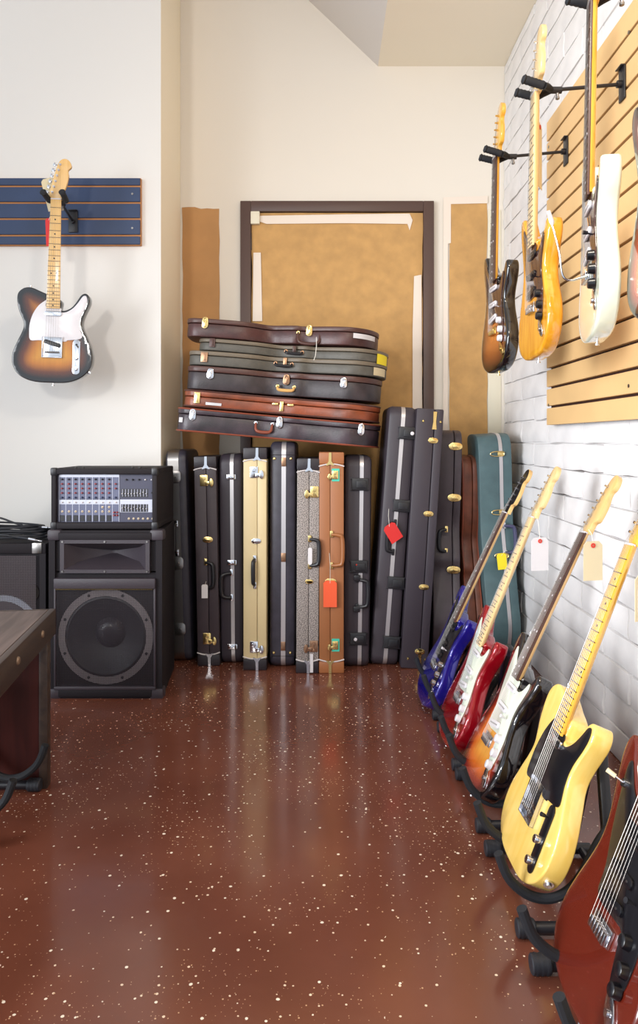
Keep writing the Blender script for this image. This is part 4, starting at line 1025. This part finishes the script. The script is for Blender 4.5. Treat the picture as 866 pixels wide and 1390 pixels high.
# grille frame and grille
gx = hw2-.024
bm = NB()
abox(bm, (-gx, -.016, .438), (gx, .012, .480), .005); abox(bm, (-gx, -.010, .036), (gx, .012, .050), .003); abox(bm, (-gx, -.010, .05), (-gx+.008, .012, .44), .002); abox(bm, (gx-.008, -.010, .05), (gx, .012, .44), .002)
obj('grille_frame', bm, M_abs, sp)
bm = NB(); box(bm, (0, -.0165, .4375), (2*gx-.02, .003, .002)); obj('trim_line', bm, M_gold, sp)
bm = NB(); abox(bm, (-gx+.008, -.007, .05), (gx-.008, -.006, .438)); obj('grille', bm, grille_mat('perforated_black_grille', (46, 40, 45), hole=.40), sp)
# woofer
cx, cz = .0, .245
Rw = Matrix.Translation((cx, .012, cz)) @ Matrix.Rotation(math.pi/2, 4, 'X')
bm = NB(); lathe(bm, [(.162, .0), (.190, .0), (.190, .008), (.162, .008), (.162, 0)], 48, Rw); wf_ = obj('woofer_rim', bm, mat('grey_cast_frame', (146, 136, 138), .5), sp)
for k in range(8):
    a = k*math.pi/4+.39; bm = NB(); cyl(bm, (cx+.176*math.cos(a), .002, cz+.176*math.sin(a)), (cx+.176*math.cos(a), .006, cz+.176*math.sin(a)), .006, seg=8); obj('screw', bm, M_black, wf_)
bm = NB(); lathe(bm, [(.162, .004), (.152, .008), (.142, .000), (.136, -.002), (.060, -.055), (0, -.055)], 48, Rw); wc = obj('woofer_cone', bm, mat('dark_paper_cone', (40, 37, 44), .5), sp)
bm = NB(); lathe(bm, [(.062, -.054), (.050, -.038), (.030, -.030), (0, -.027)], 32, Rw); obj('dust_cap', bm, mat('smooth_dust_cap', (48, 44, 52), .3), wc)
bm = NB(); prism(bm, [(-gx, .013), (gx, .013), (gx*.99, .016), (-gx*.99, .016)], .05, .455, XY); 
bm.free()
# ring-shaped baffle around the woofer
bm = NB(); n = 48; outer = []; innr = []
for k in range(n):
    a = 2*math.pi*k/n; c, s_ = math.cos(a), math.sin(a); q = min(.212/max(abs(c), 1e-6), .2/max(abs(s_), 1e-6))
    outer.append(bm.verts.new((cx+c*q, .014, cz+s_*q))); innr.append(bm.verts.new((cx+c*.164, .014, cz+s_*.164)))
for k in range(n): bm.faces.new((outer[k], outer[(k+1) % n], innr[(k+1) % n], innr[k]))
obj('baffle', bm, M_spk, sp)

# powered mixer
YM = 2.83; mx0, mx1 = Wx(69, YM), Wx(213, YM); mb = .6725; mt = Wz(636, YM); mw, mh = mx1-mx0, mt-mb; md = .31
mxr = thing('mixer_amplifier', 'black powered mixer in a box on top of the loudspeaker', 'mixer', ((mx0+mx1)/2, YM, mb))
bm = NB(); e = .020
abox(bm, (-mw/2, 0, 0), (mw/2, md, .026), .005); abox(bm, (-mw/2, 0, mh-.024), (mw/2, md, mh), .005); abox(bm, (-mw/2, 0, .02), (-mw/2+e, md, mh-.02), .004); abox(bm, (mw/2-e, 0, .02), (mw/2, md, mh-.02), .004); abox(bm, (-mw/2+.01, md-.02, .01), (mw/2-.01, md, mh-.01))
obj('case_shell', bm, M_tolex, mxr)
for sx in (-1, 1):
    for z in (.013, mh-.013):
        bm = NB(); box(bm, (sx*(mw/2-.010), .012, z), (.026, .030, .032), .006); obj('corner_protector', bm, M_black, mxr)
for x in (-.13, -.10, .10, .13):
    bm = NB(); lathe(bm, [(0, 0), (.007, 0), (.006, .004), (0, .005)], 10, Matrix.Translation((x, .05, mh))); obj('foot', bm, M_black, mxr)
fpw, fph = mw-2*e, mh-.050
M_pn = mat('blue_grey_panel', (92, 96, 122), .4); M_pn2 = mat('silver_panel', (190, 192, 204), .35, .3); M_pn3 = mat('dark_slate_panel', (62, 62, 82), .4)
bm = NB(); box(bm, (0, .022, mh/2), (fpw, .004, fph)); fp = obj('front_panel', bm, M_pn3, mxr)
def rel(px, py): return (Wx(px, YM)-(mx0+mx1)/2, Wz(py, YM)-mb)
def panel(px0, py0, px1, py1, m, name='panel_section', d=.0015):
    a = rel(px0, py1); b = rel(px1, py0); bm = NB(); abox(bm, (a[0], .020-d, a[1]), (b[0], .0205, b[1])); return obj(name, bm, m, fp)
panel(78, 644, 159.5, 648, M_pn2); panel(78, 648, 159.5, 678, M_pn); panel(78, 679, 159.5, 685, M_pn2); panel(78, 685, 159.5, 708, M_pn)
panel(161, 646, 211, 677, M_pn3); panel(161, 678.5, 211, 696, M_pn2); panel(161, 697, 211, 708, M_pn3)
for k in range(10): panel(77.6+9.1*k, 645, 78.2+9.1*k, 709, M_pn2, 'divider', .002)
def knobm(m, r=.0036, d=.011, cap=None):
    bm = NB(); lathe(bm, [(0, 0), (r*1.15, 0), (r*.85, d*.85), (r*.7, d), (0, d)], 10, Matrix.Rotation(math.pi/2, 4, 'X')); q = obj('knob', bm, m); me = q.data; bpy.data.objects.remove(q); return me
kb_b = knobm(M_black); kb_r = knobm(mat('dark_red_knob', (150, 62, 66), .4)); kb_n = knobm(mat('navy_knob', (34, 44, 84), .4)); kb_w = knobm(M_white, .0032, .008)
jk = knobm(mat('cream_jack_socket', (224, 206, 178), .4), .0042, .004); jk2 = knobm(M_black, .0020, .0048)
def put(me, px, py, name='knob', y=.0185):
    x, z = rel(px, py); o = bpy.data.objects.new(name, me); C.objects.link(o); o.parent = fp; o.location = (x, y, z); return o
for c in range(9):
    x = 82.2+9.15*c
    for r_, me in enumerate((kb_b, kb_r, kb_r, kb_r, kb_n)):
        if c == 8 and r_ in (0, 3): continue
        put(me, x, 651+6.2*r_)
    put(kb_w, x, 682.5)
    if c < 8:
        ys = (695,) if c < 6 else (689, 695)
        for yy in ys: put(jk, x, yy, 'jack_socket'); put(jk2, x, yy, 'jack_hole')
        a = rel(x-3.2, 708); b = rel(x+3.2, 700); bm = NB(); abox(bm, (a[0], .0165, a[1]), (b[0], .0195, b[1]), .001, seg=1); obj('microphone_socket', bm, M_black, fp)
    else:
        for dx in (-2, 2):
            for dy in (0, 4): put(kb_r, x+dx, 696+dy, 'phono_socket')
for k in range(5): put(kb_b if k < 3 else kb_w, 170+8.6*k, 651.5)
put(kb_b, 205, 669.5); put(kb_w, 205.5, 690.5)
for k in range(6): put(jk, 173.2+6.5*k, 704.8, 'jack_socket'); put(jk2, 173.2+6.5*k, 704.8, 'jack_hole')
M_slot = mat('pale_fader_slot', (150, 150, 168), .4)
panel(162.5, 664, 199.5, 675.5, M_black, 'fader_bed', .0018); panel(162.5, 685, 199.5, 695.5, M_black, 'fader_bed', .0018)
for yy in (669.5, 690):
    for k in range(9):
        x = 164.5+4.1*k; a = rel(x-.5, yy+5); b = rel(x+.5, yy-5); bm = NB(); abox(bm, (a[0], .0178, a[1]), (b[0], .0190, b[1])); sl_ = obj('fader_slot', bm, M_slot, fp)
        c_ = rel(x, yy+random.choice((-1, 0, 1))); bm = NB(); box(bm, (c_[0], .015, c_[1]), (.0058, .006, .004), .0008, seg=1); obj('fader', bm, M_alum, fp)
bm = NB(); box(bm, (-.5*mw-.008, .16, mh*.52), (.016, .11, .02), .004); obj('carry_handle', bm, M_black, mxr)

# second speaker
Y2 = 2.86; sx1 = Wx(62, Y2); z2 = Wz(738, Y2)
s2 = thing('loudspeaker', 'lower black loudspeaker at the left edge, half hidden by the table', 'loudspeaker', (sx1-.3, Y2, 0))
bm = NB(); abox(bm, (-.3, 0, 0), (.3, .36, .03)); abox(bm, (-.3, 0, z2-.04), (.3, .36, z2), .003); abox(bm, (-.3, 0, .03), (-.27, .36, z2-.04)); abox(bm, (.275, 0, .03), (.3, .36, z2-.04)); abox(bm, (-.3, .33, .03), (.3, .36, z2-.04)); abox(bm, (-.28, .014, .03), (.28, .02, z2-.03)); obj('cabinet', bm, M_spk, s2)
bm = NB(); abox(bm, (.245, -.004, z2-.040), (.285, .016, z2+.003), .003); o = obj('corner_protector', bm, M_steel, s2)
bm = NB(); abox(bm, (-.27, -.002, .03), (.262, -.001, z2-.048)); obj('grille', bm, grille_mat('perforated_grey_grille', (84, 74, 78), hole=.45), s2)
R2m = Matrix.Translation((.124, .012, .25)) @ Matrix.Rotation(math.pi/2, 4, 'X')
bm = NB(); lathe(bm, [(.126, .0), (.150, .0), (.150, .007), (.126, .007), (.126, 0)], 48, R2m); obj('woofer_rim', bm, mat('pale_cast_frame', (190, 200, 216), .4), s2)
bm = NB(); lathe(bm, [(.126, .001), (.0, .0012)], 32, R2m); obj('woofer_cone', bm, mat('dark_paper_cone', (40, 37, 44), .5), s2)
for (x, z, r) in ((.02, .46, .030), (.235, .41, .035)):
    bm = NB(); cyl(bm, (x, .013, z), (x, .008, z), r, seg=24); obj('port_opening', bm, M_dark, s2)

# cables on the second speaker
def cable(label, pts, r=.0042, plug=None, group='cables heaped on the low loudspeaker'):
    t = thing('audio_cable', label, 'cable', (sx1-.15, Y2+.12, z2), group=group)
    bm = NB(); tube(bm, spline(pts, 6, False), r, 7); obj('cord', bm, M_rubber, t)
    if plug:
        a, b = Vector(plug[0]), Vector(plug[1]); bm = NB(); tube(bm, [a, a.lerp(b, .5), a.lerp(b, .52), a.lerp(b, .56), b], [.006, .0055, .0045, .003, .0028], 10); obj('jack_plug', bm, M_chrome, t)
def coil(n, z, ph, ax, ay, cx0=-.05, cy0=.0):
    return [(cx0+ax*(1+.08*math.sin(3*i+ph))*math.cos(i*.9+ph), cy0+ay*(1+.1*math.cos(2*i+ph))*math.sin(i*.9+ph), z+.006+.004*(i % 3)+i*.0012) for i in range(n)]
cable('black cable coiled at the base of the heap with silver plug at front', coil(20, .0, .2, .17, .09)+[(.02, -.09, .022), (.05, -.10, .020), (.075, -.105, .018)], plug=((.075, -.105, .018), (.13, -.107, .008)))
cable('black cable coiled in the middle of the heap ending at the mixer', coil(18, .018, 1.3, .16, .085)+[(.06, -.02, .055), (.10, -.03, .055)], plug=((.10, -.03, .055), (.145, -.028, .052)))
cable('black cable lying on top of the heap', coil(16, .034, 2.2, .15, .08, -.06))
cable('black cable arching up above the heap at the left', [(.05, -.02, .05), (-.02, -.03, .075), (-.08, -.03, .095), (-.14, -.02, .088), (-.2, 0, .05)])
cable('black cable end running from the heap to the corner by the mixer', [(-.1, -.06, .04), (.0, -.07, .045), (.07, -.04, .05), (.12, -.0, .045), (.14, .02, .03)])

# ------------------------------------------------------------ wooden table
ct = Vector((-.812, 2.14)); dr_ = Vector((.077, -.54)).normalized(); lf_ = Vector((-1, -.06)).normalized()
tb = thing('wooden_table', 'low dark wooden table with riveted edge at the left', 'table', (ct.x, ct.y, 0), (0, 0, math.atan2(dr_.x, -dr_.y)))
M_tabtop = grain('weathered_grey_brown_wood', (64, 50, 45), (94, 78, 72), .5, 0, (40, 3, 40)); M_tabside = grain('dark_brown_wood', (46, 34, 30), (64, 50, 42), .5, 0, (30, 3, 30)); M_tabpan = grain('dark_reddish_wood', (48, 16, 14), (64, 24, 20), .4, .1, (30, 30, 3))
ztab = .519; Lt = 1.25
for k in range(6):
    bm = NB(); abox(bm, (-.018-.142*(k+1)+.001, -Lt, ztab-.03), (-.018-.142*k-.001, -.012, ztab-.0005*(k % 2)), .002, seg=1); obj('top_plank', bm, M_tabtop, tb)
bm = NB(); abox(bm, (-.018, -Lt, ztab-.076), (0, 0, ztab+.001), .002); rl = obj('edge_rail', bm, M_tabside, tb)
bm = NB(); abox(bm, (-.87, -.012, ztab-.068), (-.018, 0, ztab+.0005), .002); obj('end_rail', bm, M_tabside, tb)
for q in (.16, .40, .64, .88, 1.1):
    bm = NB(); lathe(bm, [(0, 0), (.011, 0), (.009, .004), (0, .006)], 14, Matrix.Translation((0, -q, ztab-.034)) @ Matrix.Rotation(math.pi/2, 4, 'Y')); obj('rivet', bm, mat('tan_rivet', (128, 106, 88), .45, .4), rl)
bm = NB(); abox(bm, (-.84, -.045, 0), (-.036, -.028, ztab-.068)); obj('end_panel', bm, M_tabpan, tb)
bm = NB(); abox(bm, (-.036, -.052, 0), (-.012, -.012, ztab-.06), .002); obj('corner_post', bm, M_tabside, tb)
bm = NB(); abox(bm, (-.84, -Lt+.02, 0), (-.06, -Lt+.04, ztab-.068)); obj('end_panel', bm, M_tabpan, tb)
